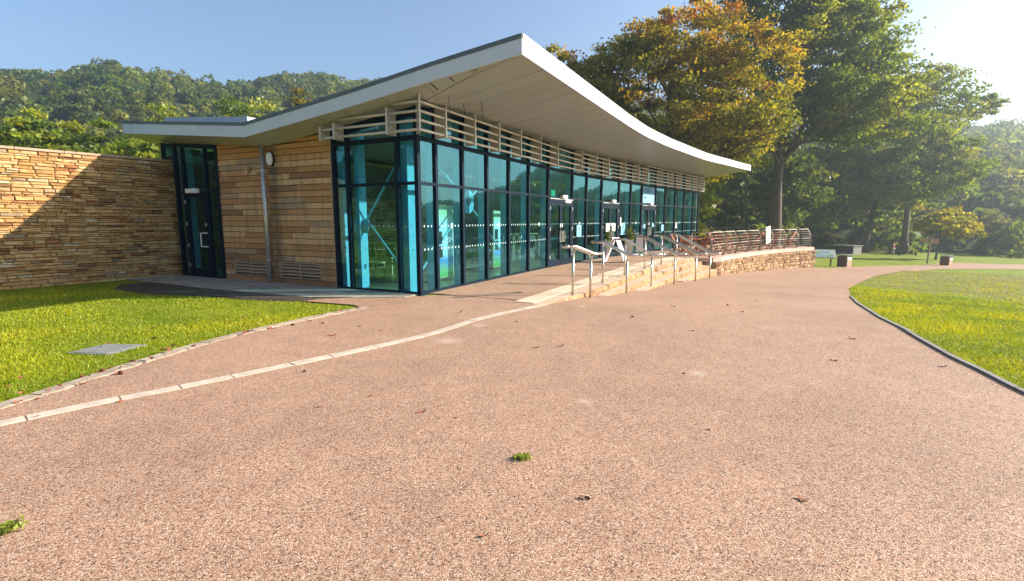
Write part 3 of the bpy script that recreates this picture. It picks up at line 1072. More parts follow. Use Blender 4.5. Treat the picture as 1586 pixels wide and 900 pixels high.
def build_stone_wall():
    A = Vector((-9.60, 14.90, 0))
    B = Vector((-14.3, 8.10, 0))
    d = (B - A).normalized()
    out = Vector((-d.y, d.x, 0))
    if out.dot(Vector((0, 0, 0)) - A) < 0:
        out = -out
    L = (B - A).length
    root = thing('stone_wall', (A + B) / 2, 'high coursed tan stone wall crossed by a diagonal roof shadow', 'wall')
    mb = MB()
    c = (A + B) / 2 - out * .22
    rot = Matrix((d, out, UP)).transposed()
    mb.box((c.x, c.y, 1.55), (L - .02, .36, 3.3), rot)
    mb.build('core', 'mortar', root)
    g = random.Random(31)
    z = -.06
    stones = []
    while z < 3.2:
        h = g.choice((.045, .055, .07, .08, .10))
        if z + h > 3.2:
            h = 3.215 - z
            if h < .03:
                break
        x = -g.uniform(0, .3)
        while x < L:
            w = g.uniform(.14, .46) * (1.0 if h < .1 else .85)
            a, b = max(0, x), min(L, x + w)
            if b - a > .05:
                if h > .09 and g.random() < .22:
                    stones.append((a, b, z, h * .5))
                    stones.append((a, b, z + h * .5, h * .5))
                else:
                    stones.append((a, b, z, h))
            x += w
        z += h
    seen = [s for s in stones if s[0] < 5.9]
    big = sorted(seen, key=lambda s: -((s[1] - s[0]) * s[3]) * (1 + .5 * s[0]))[:296]
    bigset = set(big)
    rest = MB()
    rotm = Matrix((d, -out, UP)).transposed()
    for s in stones:
        a, b, z, h = s
        pos = A + d * ((a + b) / 2) + UP * (z + h / 2) + out * g.uniform(-.012, .016)
        sc = (b - a - .008, .10, h - .007)
        k = g.randrange(12)
        if s in bigset:
            o = link('stone', SM[k], root)
            o.matrix_parent_inverse = wmat(root).inverted()
            o.matrix_basis = Matrix.Translation(pos) @ rotm.to_4x4() @ Matrix.Diagonal((*sc, 1))
        else:
            v, f = SV[k]
            rest.add([pos + rotm @ Vector((p.x * sc[0], p.y * sc[1], p.z * sc[2])) for p in v], f)
    rest.build('small_stones', 'wall_stone', root, kind='stuff')
    x = 0
    while x < L - .05:
        x2 = min(L, x + g.uniform(.7, .95))
        c = A + d * ((x + x2) / 2) - out * .19
        MB().box((c.x, c.y, 3.255), (x2 - x - .008, .50, .06), rot).build('coping_stone', 'coping', root, bevel=.008)
        x = x2
build_stone_wall()

def build_terrace_wall():
    root = thing('terrace_wall', WALL_LINE[3], 'curved rubble wall holding up the cafe terrace', 'wall')
    line = [Vector(p) for p in WALL_LINE] + [ST(27.3, -8.2), ST(28.2, -6.4)]
    fine = resample(line, 70)
    g = random.Random(5)
    def nr(i):
        d = (fine[min(i + 1, 69)] - fine[max(i - 1, 0)]).normalized()
        return Vector((d.y, -d.x, 0))
    core, mb = MB(), MB()
    rows = []
    for i, p in enumerate(fine):
        n = nr(i)
        z0 = G(p.x, p.y) - .15
        rows.append([p - n * .02 + UP * z0, p - n * .02 + UP * -.12, p - n * .38 + UP * -.12, p - n * .38 + UP * z0])
    core.grid(rows).build('core', 'mortar', root)
    L = sum((b - a).length for a, b in zip(fine, fine[1:]))
    def at(u):
        f = u / L * 69
        i = min(68, int(f))
        return fine[i].lerp(fine[i + 1], f - i), nr(i)
    z = -.165
    stones = []
    while z > -1.6:
        h = g.choice((.08, .11, .14, .17))
        x = -g.uniform(0, .3)
        while x < L:
            w = g.uniform(.14, .5)
            a, b = max(0, x), min(L, x + w)
            p, n = at((a + b) / 2)
            if b - a > .04 and z > G(p.x, p.y) - .05:
                stones.append((a, b, z - h, h))
            x += w
        z -= h
    big = set(sorted(stones, key=lambda s: -((s[1] - s[0]) * s[3]) / (1 + .12 * s[0]))[:200])
    tm = [MB().add(*SV[k]).mesh('stone', 'terrace_stone') for k in range(8)]
    for s in stones:
        a, b, z, h = s
        p, n = at((a + b) / 2)
        k = g.randrange(8)
        d = Vector((-n.y, n.x, 0))
        rotm = Matrix((d, -n, UP)).transposed()
        pos = p + UP * (z + h / 2) + n * (.0 + g.uniform(-.012, .018))
        sc = (b - a - .012, .12, h - .012)
        if s in big:
            o = link('stone', tm[k], root)
            o.matrix_basis = Matrix.Translation(pos) @ rotm.to_4x4() @ Matrix.Diagonal((*sc, 1))
        else:
            v, f = SV[k]
            mb.add([pos + rotm @ Vector((q.x * sc[0], q.y * sc[1], q.z * sc[2])) for q in v], f)
    mb.build('small_stones', 'terrace_stone', root, kind='stuff')
    u = 0
    while u < L - .1:
        u2 = min(L, u + 1.05)
        b, t = [], []
        ring = []
        for f in (0, .5, 1):
            p, n = at(u + .004 + (u2 - u - .008) * f)
            ring.append((p + n * .09, p - n * .42))
        v = []
        for z in (-.155, .02):
            for a, c in ring:
                v += [a + UP * z, c + UP * z]
        f = [(6, 8, 9, 7), (8, 10, 11, 9), (0, 1, 3, 2), (2, 3, 5, 4), (0, 2, 8, 6), (2, 4, 10, 8), (1, 7, 9, 3), (3, 9, 11, 5), (0, 6, 7, 1), (4, 5, 11, 10)]
        MB().add(v, f).build('coping_stone', 'coping_pink', root)
        u = u2
build_terrace_wall()

# ------------------------------------------------------------------ the building
BLD = thing('visitor_building', ST(8, 4), 'low glass fronted visitor building under a sweeping white butterfly roof', 'building')
S_END = 25.4
def E(w):
    return float(np.interp(w, [-2.65, -.65, 0, 1.35, 4.55, 9.6], [4.40, 4.165, 4.075, 3.90, 3.54, 4.0]))
def zb(s, w):
    """underside of the roof"""
    dr = float(np.interp(s, [-.55, 0, .6, 1.5, 3, 5, 10, 20, 26.3], [0, .165, .11, .06, .05, 0, -.05, -.14, -.22]))
    k = min(1, max(0, (w + 2.65) / 2.3))
    lift = max(0, s - 17) / 9.2 * .22
    return E(w) - dr * k + lift * (1 - k)
def s_mitre(w):
    return 0.0 if w >= 0 else -.55 * (-w / 2.65)

MAT['grey_sheet'] = simple('grey_sheet', (.42, .47, .52), .5, var=.06)
def build_roof():
    # body: slab above the soffit panels
    ws = [-2.65, -2.3, -1.9, -1.5, -1.1, -.65, -.3, 0, .65, 1.35, 2, 3, 3.8, 4.55, 5.5, 6.5, 7.5, 8.6, 9.6]
    ss = [-.55, -.3, 0, .6, 1.2, 2, 3] + list(np.arange(4, 26.3, 1)) + [26.3]
    mb = MB()
    lo = [[P(s, w, zb(s, w) + .03) for w in ws] for s in ss]
    hi = [[P(s, w, zb(s, w) + .31) for w in ws] for s in ss]
    mb.grid(lo).grid(hi)
    o2 = len(ss) * len(ws)
    n = len(ws)
    def ring():
        return [i for i in range(n)] + [i * n + n - 1 for i in range(1, len(ss))] + [(len(ss) - 1) * n + i for i in range(n - 2, -1, -1)] + [i * n for i in range(len(ss) - 2, 0, -1)]
    r = ring()
    mb.f += [(r[i], r[(i + 1) % len(r)], o2 + r[(i + 1) % len(r)], o2 + r[i]) for i in range(len(r))]
    mb.mi += [0] * len(r)
    roof = mb.build('roof', 'cap', BLD)
    # fascias: white board with a darker capping above, pieces end to end
    def fascia(pts, outv, name, mat, z0, z1, th, off):
        for a, b in zip(pts, pts[1:]):
            pass
        v, f = [], []
        for (p, z), o in zip(pts, outv):
            v += [p + o * off + UP * (z + z0), p + o * off + UP * (z + z1), p + o * (off + th) + UP * (z + z1), p + o * (off + th) + UP * (z + z0)]
        m = len(pts)
        for i in range(m - 1):
            for j in range(4):
                f.append((4 * i + j, 4 * i + (j + 1) % 4, 4 * i + 4 + (j + 1) % 4, 4 * i + 4 + j))
        f += [(0, 1, 2, 3), tuple(4 * (m - 1) + j for j in (3, 2, 1, 0))]
        return MB().add(v, f).build(name, mat, roof)
    e = .002
    # left (end) fascia in lengths
    cuts = [-2.672, -.4, 2.1, 4.55, 7.0, 9.6]
    for a, b in zip(cuts, cuts[1:]):
        tt = [x for x in np.linspace(a + e, b - e, 6)]
        pts = [(P(-.55, x), zb(-.55, x)) for x in tt]
        fascia(pts, [-D1] * len(pts), 'fascia', 'fascia', -.012, .25, .022, 0)
        fascia(pts, [-D1] * len(pts), 'edge_capping', 'cap', .252, .325, .05, -.015)
    # long front fascia
    sc = [-.548] + list(np.arange(3.2, 26, 3.3)) + [26.3]
    for a, b in zip(sc, sc[1:]):
        sl = np.linspace(a + e, b - e, 8)
        pts = [(P(s, -2.65), zb(s, -2.65)) for s in sl]
        ov = [(D1 * (tf(s + .1) - tf(s - .1)) / .2 - D2).normalized() for s in sl]
        fascia(pts, ov, 'fascia', 'fascia', -.012, .25, .022, 0)
        fascia(pts, ov, 'edge_capping', 'pipe', .252, .325, .05, -.015)
    # end fascia at the far side
    tt = np.linspace(-2.65, 9.6, 12)
    pts = [(P(26.3, x), zb(26.3, x)) for x in tt]
    fascia(pts, [D1] * len(pts), 'fascia', 'fascia', -.012, .25, .022, 0)
    # soffit panels of the front overhang (run across the facade)
    wsf = [-2.645, -2.2, -1.7, -1.2, -.65, -.3, 0, .7, 1.35, 2.2, 3.2, 4.0, 4.54]
    s = -.55
    edges = [-.55, .45] + [.45 + .62 * i for i in range(1, 42)] + [26.29]
    for a, b in zip(edges, edges[1:]):
        mb = MB()
        rows = []
        for w in wsf:
            a2 = max(a, s_mitre(w)) + .009
            rows.append([P(a2 + (b - .009 - a2) * f, w, zb(a2 + (b - .009 - a2) * f, w)) for f in (0, .5, 1)])
        mb.grid(rows)
        mb.build('soffit_panel', 'soffit', roof)
    # soffit panels of the end overhang
    te = [-2.6] + [-1.62 + 1.03 * i for i in range(0, 7)] + [5.6, 6.65, 7.7, 8.75, 9.59]
    for a, b in zip(te, te[1:]):
        rows = []
        for t in np.linspace(a + .007, b - .007, 4):
            s1 = s_mitre(t) - .007
            rows.append([P(-.548 + (s1 + .548) * f, t, zb(-.548 + (s1 + .548) * f, t)) for f in (0, .35, .7, 1)])
        MB().grid(rows).build('soffit_panel', 'soffit', roof)
    # far end and rear ceiling
    mb = MB()
    mb.grid([[P(s, t, zb(s, t) - .004) for s in np.linspace(.02, 26.2, 20)] for t in np.linspace(4.57, 9.55, 8)])
    mb.build('soffit_panel', 'soffit', roof)
    # raised upstand further back over the low wing
    mb = MB()
    pts = [ST(.5, 9.5), ST(.5, 5.85), ST(7, 5.85), ST(7, 9.5)]
    mb.hexa([p + UP * 3.85 for p in pts], [p + UP * z for p, z in zip(pts, (4.60, 4.30, 4.30, 4.60))])
    mb.build('upstand', 'grey_sheet', roof)
    # loose wires hanging from the soffit
    for s, w, L_ in ((1.1, -.9, .42), (.05, -.75, .4), (.85, -.6, .25)):
        z = zb(s, w)
        MB().tube([P(s, w, z), P(s, w, z - L_ * .3) + D1 * .04, P(s, w, z - L_ * .7) + D1 * .06, P(s, w, z - L_) + D1 * .03], .008, 5).build('loose_wire', 'black', roof)
    for w in (-1.15, -.72, -1.7):
        MB().bar(P(-.5, w, zb(-.5, w) - .006), P(s_mitre(w) - .1, w, zb(s_mitre(w) - .1, w) - .008), .018, .012).build('bracket_slot', 'black', roof)
build_roof()

MUL = [0, .63, 1.72, 2.9, 4.15, 5.48, 7.0, 9.16, 10.45, 11.95, 13.72, 15.06, 16.42, 18.32, 19.68, 21.2, 22.75, 24.4, 25.4]
DOORS = {6: 'a', 9: 'b', 12: 'c'}
Z1, Z2 = 2.37, 3.29
def wbox(mb, s1, s2, w1, w2, z1, z2, f=P, mi=0):
    pts = [f(s1, w1), f(s2, w1), f(s2, w2), f(s1, w2)]
    mb.hexa([p + UP * z1 for p in pts], [p + UP * z2 for p in pts], mi)
def LW(t, s, z=0):
    """end wall: t along the wall, s into the building"""
    return ST(s, t, z)
def pane(f, a, b, d, z1, z2a, z2b, parent, z1b=None):
    z1b = z1 if z1b is None else z1b
    pa, pb, pa2, pb2 = f(a, d), f(b, d), f(a, d + .006), f(b, d + .006)
    mb = MB()
    mb.hexa([pa + UP * z1, pb + UP * z1b, pb2 + UP * z1b, pa2 + UP * z1], [pa + UP * z2a, pb + UP * z2b, pb2 + UP * z2b, pa2 + UP * z2a])
    # single sheet: keep only the outer face so the tint is taken once
    me = bpy.data.meshes.new('pane')
    v = [pa + UP * z1, pb + UP * z1b, pb + UP * z2b, pa + UP * z2a]
    outw = (f(a, d) - f(a, d + .1))
    nq = (v[1] - v[0]).cross(v[3] - v[0])
    me.from_pydata([tuple(p) for p in v], [], [(0, 1, 2, 3) if nq.dot(outw) > 0 else (3, 2, 1, 0)])
    me.materials.append(MAT['glass'])
    return link('pane', me, parent)

def build_front():
    fr = MB()
    wbox(fr, 0.0, S_END, -.03, .06, -.03, .055) if False else None
    for a, b in zip(MUL, MUL[1:]):
        wbox(fr, a + .001, b - .001, -.032, .07, -.03, .06)
    gl = fr.build('front_glazing', 'frame', BLD)
    for i, s in enumerate(MUL):
        mb = MB()
        top = zb(s, 0) - .002
        hw = .042 if i else .05
        wbox(mb, s - hw, s + hw, -.045, .05, .0, top)
        mb.build('mullion', 'frame', gl)
        if 0 < i < len(MUL) - 1:
            mb = MB()
            wbox(mb, s - .03, s + .03, .052, .24, .02, zb(s, .24) - .01)
            mb.build('mullion_fin', 'fin', gl)
    for i, (a, b) in enumerate(zip(MUL, MUL[1:])):
        for z, hh in ((Z1, .032), (Z2, .045)):
            mb = MB()
            wbox(mb, a + .043, b - .043, -.035, .05, z - hh, z + hh)
            mb.build('transom', 'frame', gl)
        mb = MB()
        za, zc = zb(a, 0), zb(b, 0)
        pts = [P(a + .043, -.03), P(b - .043, -.03), P(b - .043, .05), P(a + .043, .05)]
        tops = [za, zc, zc, za]
        mb.hexa([p + UP * (t - .12) for p, t in zip(pts, tops)], [p + UP * (t - .004) for p, t in zip(pts, tops)])
        mb.build('head_frame', 'frame', gl)
        if i not in DOORS:
            pane(P, a + .04, b - .04, 0, .06, Z1 - .03, Z1 - .03, gl)
        pane(P, a + .04, b - .04, 0, Z1 + .03, Z2 - .04, Z2 - .04, gl)
        pane(P, a + .04, b - .04, 0, Z2 + .04, za - .11, zc - .11, gl)
    # printed squares on the glass at two heights
    dots = MB()
    for i, (a, b) in enumerate(zip(MUL, MUL[1:])):
        n = max(2, int((b - a - .2) / .13))
        for z in (1.47, .97):
            for k in range(n):
                s = a + .12 + (b - a - .24) * (k + .5) / n
                big = (k == n // 2 and i % 2 == 1 and z > 1.2)
                hw, hh = (.035, .055) if big else (.014, .022)
                dots.add([P(s - hw, -.006, z - hh), P(s + hw, -.006, z - hh), P(s + hw, -.006, z + hh), P(s - hw, -.006, z + hh)], [(0, 1, 2, 3)])
    dots.build('glass_markings', simple('print_white', (.42, .60, .60), .6), gl, kind='stuff')
    # doors
    for i in DOORS:
        a, b = MUL[i] + .045, MUL[i + 1] - .045
        m = (a + b) / 2
        fm = MB()
        wbox(fm, a, a + .05, -.05, .05, .03, Z1 - .034)
        wbox(fm, b - .05, b, -.05, .05, .03, Z1 - .034)
        wbox(fm, a + .051, b - .051, -.05, .05, Z1 - .16, Z1 - .034)
        d = fm.build('double_door', 'frame', BLD)
        for x1, x2, hs in ((a + .055, m - .004, m - .13), (m + .004, b - .055, m + .13)):
            lf = MB()
            wbox(lf, x1, x1 + .085, -.04, .02, .035, Z1 - .165)
            wbox(lf, x2 - .085, x2, -.04, .02, .035, Z1 - .165)
            wbox(lf, x1 + .086, x2 - .086, -.04, .02, .035, .22)
            wbox(lf, x1 + .086, x2 - .086, -.04, .02, Z1 - .27, Z1 - .165)
            lf.build('door_leaf', 'frame', d)
            pane(P, x1 + .08, x2 - .08, -.01, .21, Z1 - .26, Z1 - .26, d)
            hb = MB()
            hb.tube([P(hs - .085, -.045, .86), P(hs - .085, -.10, .86), P(hs - .085, -.10, 1.22), P(hs + .085, -.10, 1.22), P(hs + .085, -.10, .86), P(hs - .085, -.10, .86)], .016, 8)
            hb.build('door_handle', 'steel', d)
            MB().box(P(hs * .6 + m * .4, -.05, 1.42), (.05, .03, .13), Matrix((D1, D2, UP)).transposed()).build('lock_plate', 'white', d)
            for zz in (.35, 1.3, 2.0):
                hx = x1 - .012 if x1 < m - .2 and hs < m else x2 + .012
                MB().tube([P(hx, -.058, zz - .06), P(hx, -.058, zz + .06)], .016, 6).build('hinge', 'white', d)
        rot = Matrix((D1, D2, UP)).transposed()
        MB().box(P(m + .12, -.10, Z1 + .035), (.42 if i == 6 else .5, .12, .115), rot).build('door_sensor', 'white', d, bevel=.012)
        MB().bar(P(a, -.06, Z1 - .05), P(b, -.06, Z1 - .05), .03, .03).build('drip_rail', 'pipe', d)
        if i == 6:
            MB().box(P(m + .52, -.075, Z1 - .11), (.55, .07, .11), rot).build('door_closer', 'white', d, bevel=.01)
    # columns, bracing with ring node, inside the glass
    for s, w in ((5.05, .55), (11.2, .55), (17.9, .5), (23.6, .5)):
        MB().tube([P(s, w, 0), P(s, w, zb(s, w) - .01)], .115, 16).build('column', 'fin', BLD, smooth=True)
    for s, w in ((.16, .42),):
        mb = MB()
        wbox(mb, s, s + .16, w, w + .18, 0, zb(s, w) - .02)
        mb.build('column', 'fin', BLD)
    w = .5
    nd = P(2.78, w, 2.08)
    br = thing_part('bracing', BLD)
    for s, z in ((.30, .12), (5.0, .42), (.30, 3.55), (5.0, 3.6)):
        e = P(s, w, z)
        dvec = (e - nd).normalized()
        MB().tube([nd + dvec * .2, e], .022, 8).build('brace_rod', 'fin', br)
        MB().bar(nd + dvec * .09, nd + dvec * .24, .03, .075).build('brace_fork', 'fin', br)
    mb = MB()
    seg = 24
    rows = []
    for k in range(seg + 1):
        a = 2 * math.pi * k / seg
        rows.append([nd + D1 * math.cos(a) * r + UP * math.sin(a) * r * 1.25 + D2 * dd for r, dd in ((.10, -.04), (.25, -.04), (.25, .04), (.10, .04), (.10, -.04))])
    mb.grid(rows).build('brace_ring', 'fin', br)
    MB().box(P(.34, w, .2), (.09, .09, .4), Matrix((D1, D2, UP)).transposed()).build('brace_foot', 'white', br)
def thing_part(name, parent):
    o = bpy.data.objects.new(name, None)
    o.empty_display_size = .2
    COL.objects.link(o)
    o.parent = parent
    o.matrix_parent_inverse = wmat(parent).inverted()
    return o
build_front()

def build_end_glazing():
    tm = [0, .52, 1.92, 2.33]
    fr = MB()
    wbox(fr, .051, 2.37, -.03, .07, -.03, .06, LW)
    gl = fr.build('corner_glazing', 'frame', BLD)
    for i, t in enumerate(tm):
        if i == 0:
            continue
        mb = MB()
        wbox(mb, t - .04, t + .04, -.045, .05, 0, zb(0, t) - .003, LW)
        mb.build('mullion', 'frame', gl)
    for t, d0, d1 in ((.40, .10, .34), (1.78, .10, .34), (2.26, .10, .30)):
        mb = MB()
        wbox(mb, t - .055, t + .055, d0, d1, 0, zb(.1, t) - .02, LW)
        mb.build('mullion_fin', 'fin', gl)
    for a, b in zip(tm, tm[1:]):
        a2, b2 = a + (.051 if a == 0 else .041), b - .041
        for z, hh in ((Z1, .032), (Z2, .045)):
            mb = MB()
            wbox(mb, a2, b2, -.035, .05, z - hh, z + hh, LW)
            mb.build('transom', 'frame', gl)
        za, zc = zb(0, a2), zb(0, b2)
        mb = MB()
        pts = [LW(a2, -.03), LW(b2, -.03), LW(b2, .05), LW(a2, .05)]
        tops = [za, zc, zc, za]
        mb.hexa([p + UP * (t - .17) for p, t in zip(pts, tops)], [p + UP * (t - .004) for p, t in zip(pts, tops)])
        mb.build('head_frame', 'frame', gl)
        pane(LW, a2, b2, 0, .06, Z1 - .03, Z1 - .03, gl)
        pane(LW, a2, b2, 0, Z1 + .03, Z2 - .04, Z2 - .04, gl)
        pane(LW, a2, b2, 0, Z2 + .04, za - .16, zc - .16, gl)
    dots = MB()
    for a, b in zip(tm, tm[1:]):
        n = max(2, int((b - a - .15) / .13))
        for z in (1.47, .97):
            for k in range(n):
                t = a + .09 + (b - a - .18) * (k + .5) / n
                dots.add([LW(t - .013, -.005, z - .02), LW(t + .013, -.005, z - .02), LW(t + .013, -.005, z + .02), LW(t - .013, -.005, z + .02)], [(0, 1, 2, 3)])
    dots.build('glass_markings', bpy.data.materials['print_white'], gl, kind='stuff')
    br = thing_part('bracing', BLD)
    c = LW(1.68, .28, 1.62)
    for t, z in ((.50, .30), (.50, 3.2)):
        MB().tube([c, LW(t, .28, z)], .02, 8).build('brace_rod', 'fin', br)
build_end_glazing()

def build_timber():
    T0, T1 = 2.46, 6.46
    mb = MB()
    z = [zb(.05, t) - .01 for t in (T0, 4.55, T1)]
    for a, b, za, zc in ((T0, 4.55, z[0], z[1]), (4.55, T1, z[1], z[2])):
        pts = [LW(a, .05), LW(b, .05), LW(b, .2), LW(a, .2)]
        mb.hexa([p + UP * -.02 for p in pts], [pts[0] + UP * za, pts[1] + UP * zc, pts[2] + UP * zc, pts[3] + UP * za])
    wall = mb.build('timber_wall', 'mortar', BLD)
    H = .1425
    vents = [(2.9, 4.33), (4.80, 6.06)]
    g = random.Random(77)
    k = 0
    while True:
        z1 = .02 + k * H
        if z1 > 3.7:
            break
        spans = [(T0, T1)]
        if 1 <= k <= 3:
            spans = [(T0, vents[0][0] - .01), (vents[0][1] + .01, vents[1][0] - .01), (vents[1][1] + .01, T1)]
        for a, b in spans:
            cuts = [a]
            x = a
            while True:
                x += g.uniform(.7, 2.1)
                if x > b - .35:
                    break
                cuts.append(x)
            cuts.append(b)
            if a < 4.55 < b:
                cuts = sorted(set(cuts + [4.55]))
            for c, d in zip(cuts, cuts[1:]):
                if d - c < .02:
                    continue
                pr = g.uniform(0, .006)
                zz = [min(z1 + H - .014, zb(0, c + .002) - .012), min(z1 + H - .014, zb(0, d - .002) - .012)]
                if max(zz) < z1 + .02:
                    continue
                zz = [max(q, z1 + .004) for q in zz]
                pts = [LW(c + .002, .0 - pr), LW(d - .002, .0 - pr), LW(d - .002, .049), LW(c + .002, .049)]
                low = [p + UP * z1 for p in pts]
                hi = [pts[0] + D1 * .006 + UP * zz[0], pts[1] + D1 * .006 + UP * zz[1], pts[2] + UP * zz[1], pts[3] + UP * zz[0]]
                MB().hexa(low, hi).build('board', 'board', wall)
        k += 1
    mb = MB()
    pts = [LW(2.375, -.012), LW(2.455, -.012), LW(2.455, .2), LW(2.375, .2)]
    mb.hexa([p - UP * .01 for p in pts], [p + UP * (zb(0, 2.4) - .01) for p in pts])
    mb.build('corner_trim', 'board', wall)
    for a, b in vents:
        z1, z2 = .02 + H + .004, .02 + 4 * H - .014
        fm = MB()
        wbox(fm, a, b, -.018, .06, z2 - .03, z2, LW)
        wbox(fm, a, b, -.018, .06, z1, z1 + .025, LW)
        m = (a + b) / 2
        for x in (a, m - .015, b - .03):
            wbox(fm, x, x + .03, -.016, .058, z1 + .026, z2 - .031, LW)
        v = fm.build('vent', 'vent', BLD)
        MB().box(LW(m, .075, (z1 + z2) / 2), (b - a, .01, z2 - z1), Matrix((D2, D1, UP)).transposed()).build('vent_back', 'black', v)
        for x1, x2 in ((a + .032, m - .017), (m + .017, b - .032)):
            n = 4
            for q in range(n):
                zc = z1 + .045 + (z2 - z1 - .08) * (q + .3) / n
                pts = [LW(x1, -.012), LW(x2, -.012), LW(x2, .045), LW(x1, .045)]
                hh = [0, 0, .03, .03]
                MB().hexa([p + UP * (zc + h) for p, h in zip(pts, hh)], [p + UP * (zc + h + .028) for p, h in zip(pts, hh)]).build('slat', 'vent', v)
    # downpipe from the roof valley
    dp = MB().tube([LW(4.6, -.10, .0), LW(4.6, -.10, zb(-.1, 4.6) + .0)], .052, 14).build('downpipe', 'pipe', BLD, smooth=True)
    for zz in (.6, 1.7, 2.8):
        MB().tube([LW(4.6, -.10, zz - .02), LW(4.6, -.10, zz + .02)], .058, 14).build('pipe_bracket', 'pipe', dp)
    # oval bulkhead lamp
    rot = Matrix((D2, D1, UP)).transposed()
    def oval(r1, r2, d0, d1, shrink):
        n = 20
        a = [LW(4.68 - 0.0, d0, 3.08) + D2 * math.cos(2 * math.pi * i / n) * r1 + UP * math.sin(2 * math.pi * i / n) * r2 for i in range(n)]
        b = [LW(4.68 - 0.0, d1, 3.08) + D2 * math.cos(2 * math.pi * i / n) * r1 * shrink + UP * math.sin(2 * math.pi * i / n) * r2 * shrink for i in range(n)]
        return MB().hexa(a, b)
    # lamp body sits right of the pipe
    global_lamp = oval(.115, .185, -.004, -.05, 1.0).build('wall_lamp', 'black', BLD)
    oval(.098, .165, -.0505, -.095, .85).build('lamp_diffuser', 'white', global_lamp, smooth=False)
    for ch in (global_lamp,):
        ch.location = -D2 * .29
build_timber()

def build_side_door():
    # glazed slot with a door between timber wall and stone wall
    tm = [6.52, 6.98, 8.28]
    top = lambda t: zb(0, t) - .01
    fr = MB()
    wbox(fr, 6.47, 8.36, -.02, .08, -.02, .05, LW)
    gl = fr.build('side_glazing', 'frame', BLD)
    for a, b in ((6.465, 6.56), (6.96, 7.03), (7.93, 8.0), (8.27, 8.36)):
        mb = MB()
        wbox(mb, a, b, -.03, .07, .0, top(a) - .001, LW)
        mb.build('mullion', 'frame', gl)
    wbox_parts = [((6.561, 6.959), (7.031, 7.929), (8.001, 8.269))]
    for (a, b), door in (((6.561, 6.959), 0), ((7.031, 7.929), 1), ((8.001, 8.269), 0)):
        for z, hh in ((Z1, .035),):
            mb = MB()
            wbox(mb, a, b, -.025, .06, z - hh, z + hh, LW)
            mb.build('transom', 'frame', gl)
        mb = MB()
        pts = [LW(a, -.025), LW(b, -.025), LW(b, .06), LW(a, .06)]
        tops = [top(a), top(b), top(b), top(a)]
        mb.hexa([p + UP * (t - .10) for p, t in zip(pts, tops)], [p + UP * t for p, t in zip(pts, tops)])
        mb.build('head_frame', 'frame', gl)
        pane(LW, a, b, .01, Z1 + .035, top(a) - .1, top(b) - .1, gl)
        if not door:
            pane(LW, a, b, .01, .05, Z1 - .035, Z1 - .035, gl)
    # short top light running on over the stone wall
    mb = MB()
    wbox(mb, 8.80, 8.88, -.03, .07, 3.31, top(8.8), LW)
    mb.build('mullion', 'frame', gl)
    mb = MB()
    wbox(mb, 8.361, 8.799, -.025, .06, 3.31, 3.37, LW)
    wbox(mb, 8.361, 8.799, -.024, .06, top(8.36) - .09, top(8.36), LW)
    mb.build('head_frame', 'frame', gl)
    pane(LW, 8.361, 8.799, .01, 3.37, top(8.36) - .09, top(8.36) - .09, gl)
    for t in (6.62, 8.10):
        mb = MB()
        wbox(mb, t - .07, t + .07, .1, .32, 0, top(t) - .1, LW)
        mb.build('mullion_fin', 'fin', gl)
    fm = MB()
    a, b = 7.035, 7.925
    wbox(fm, a, a + .09, -.03, .03, .05, Z1 - .04, LW)
    wbox(fm, b - .09, b, -.03, .03, .05, Z1 - .04, LW)
    wbox(fm, a + .091, b - .091, -.03, .03, .05, .25, LW)
    wbox(fm, a + .091, b - .091, -.03, .03, Z1 - .15, Z1 - .04, LW)
    d = fm.build('side_door', 'frame', BLD)
    pane(LW, a + .09, b - .09, 0, .25, Z1 - .15, Z1 - .15, d)
    hb = MB()
    x = a + .06
    hb.tube([LW(x, -.03, 1.25), LW(x, -.11, 1.25), LW(x + .16, -.11, 1.25), LW(x + .16, -.11, .88), LW(x, -.11, .88), LW(x, -.03, .88)], .017, 8)
    hb.build('door_handle', 'white', d)
    rot = Matrix((D2, D1, UP)).transposed()
    MB().box(LW(x, -.04, 1.48), (.05, .03, .09), rot).build('lock_plate', 'pipe', d)
    MB().box(LW(7.52, -.08, Z1 + .02), (.46, .12, .12), rot).build('door_sensor', 'white', d, bevel=.012)
    for zz in (.35, .9, 1.5, 2.1):
        MB().tube([LW(b + .02, -.04, zz - .05), LW(b + .02, -.04, zz + .05)], .014, 6).build('hinge', 'pipe', d)
build_side_door()

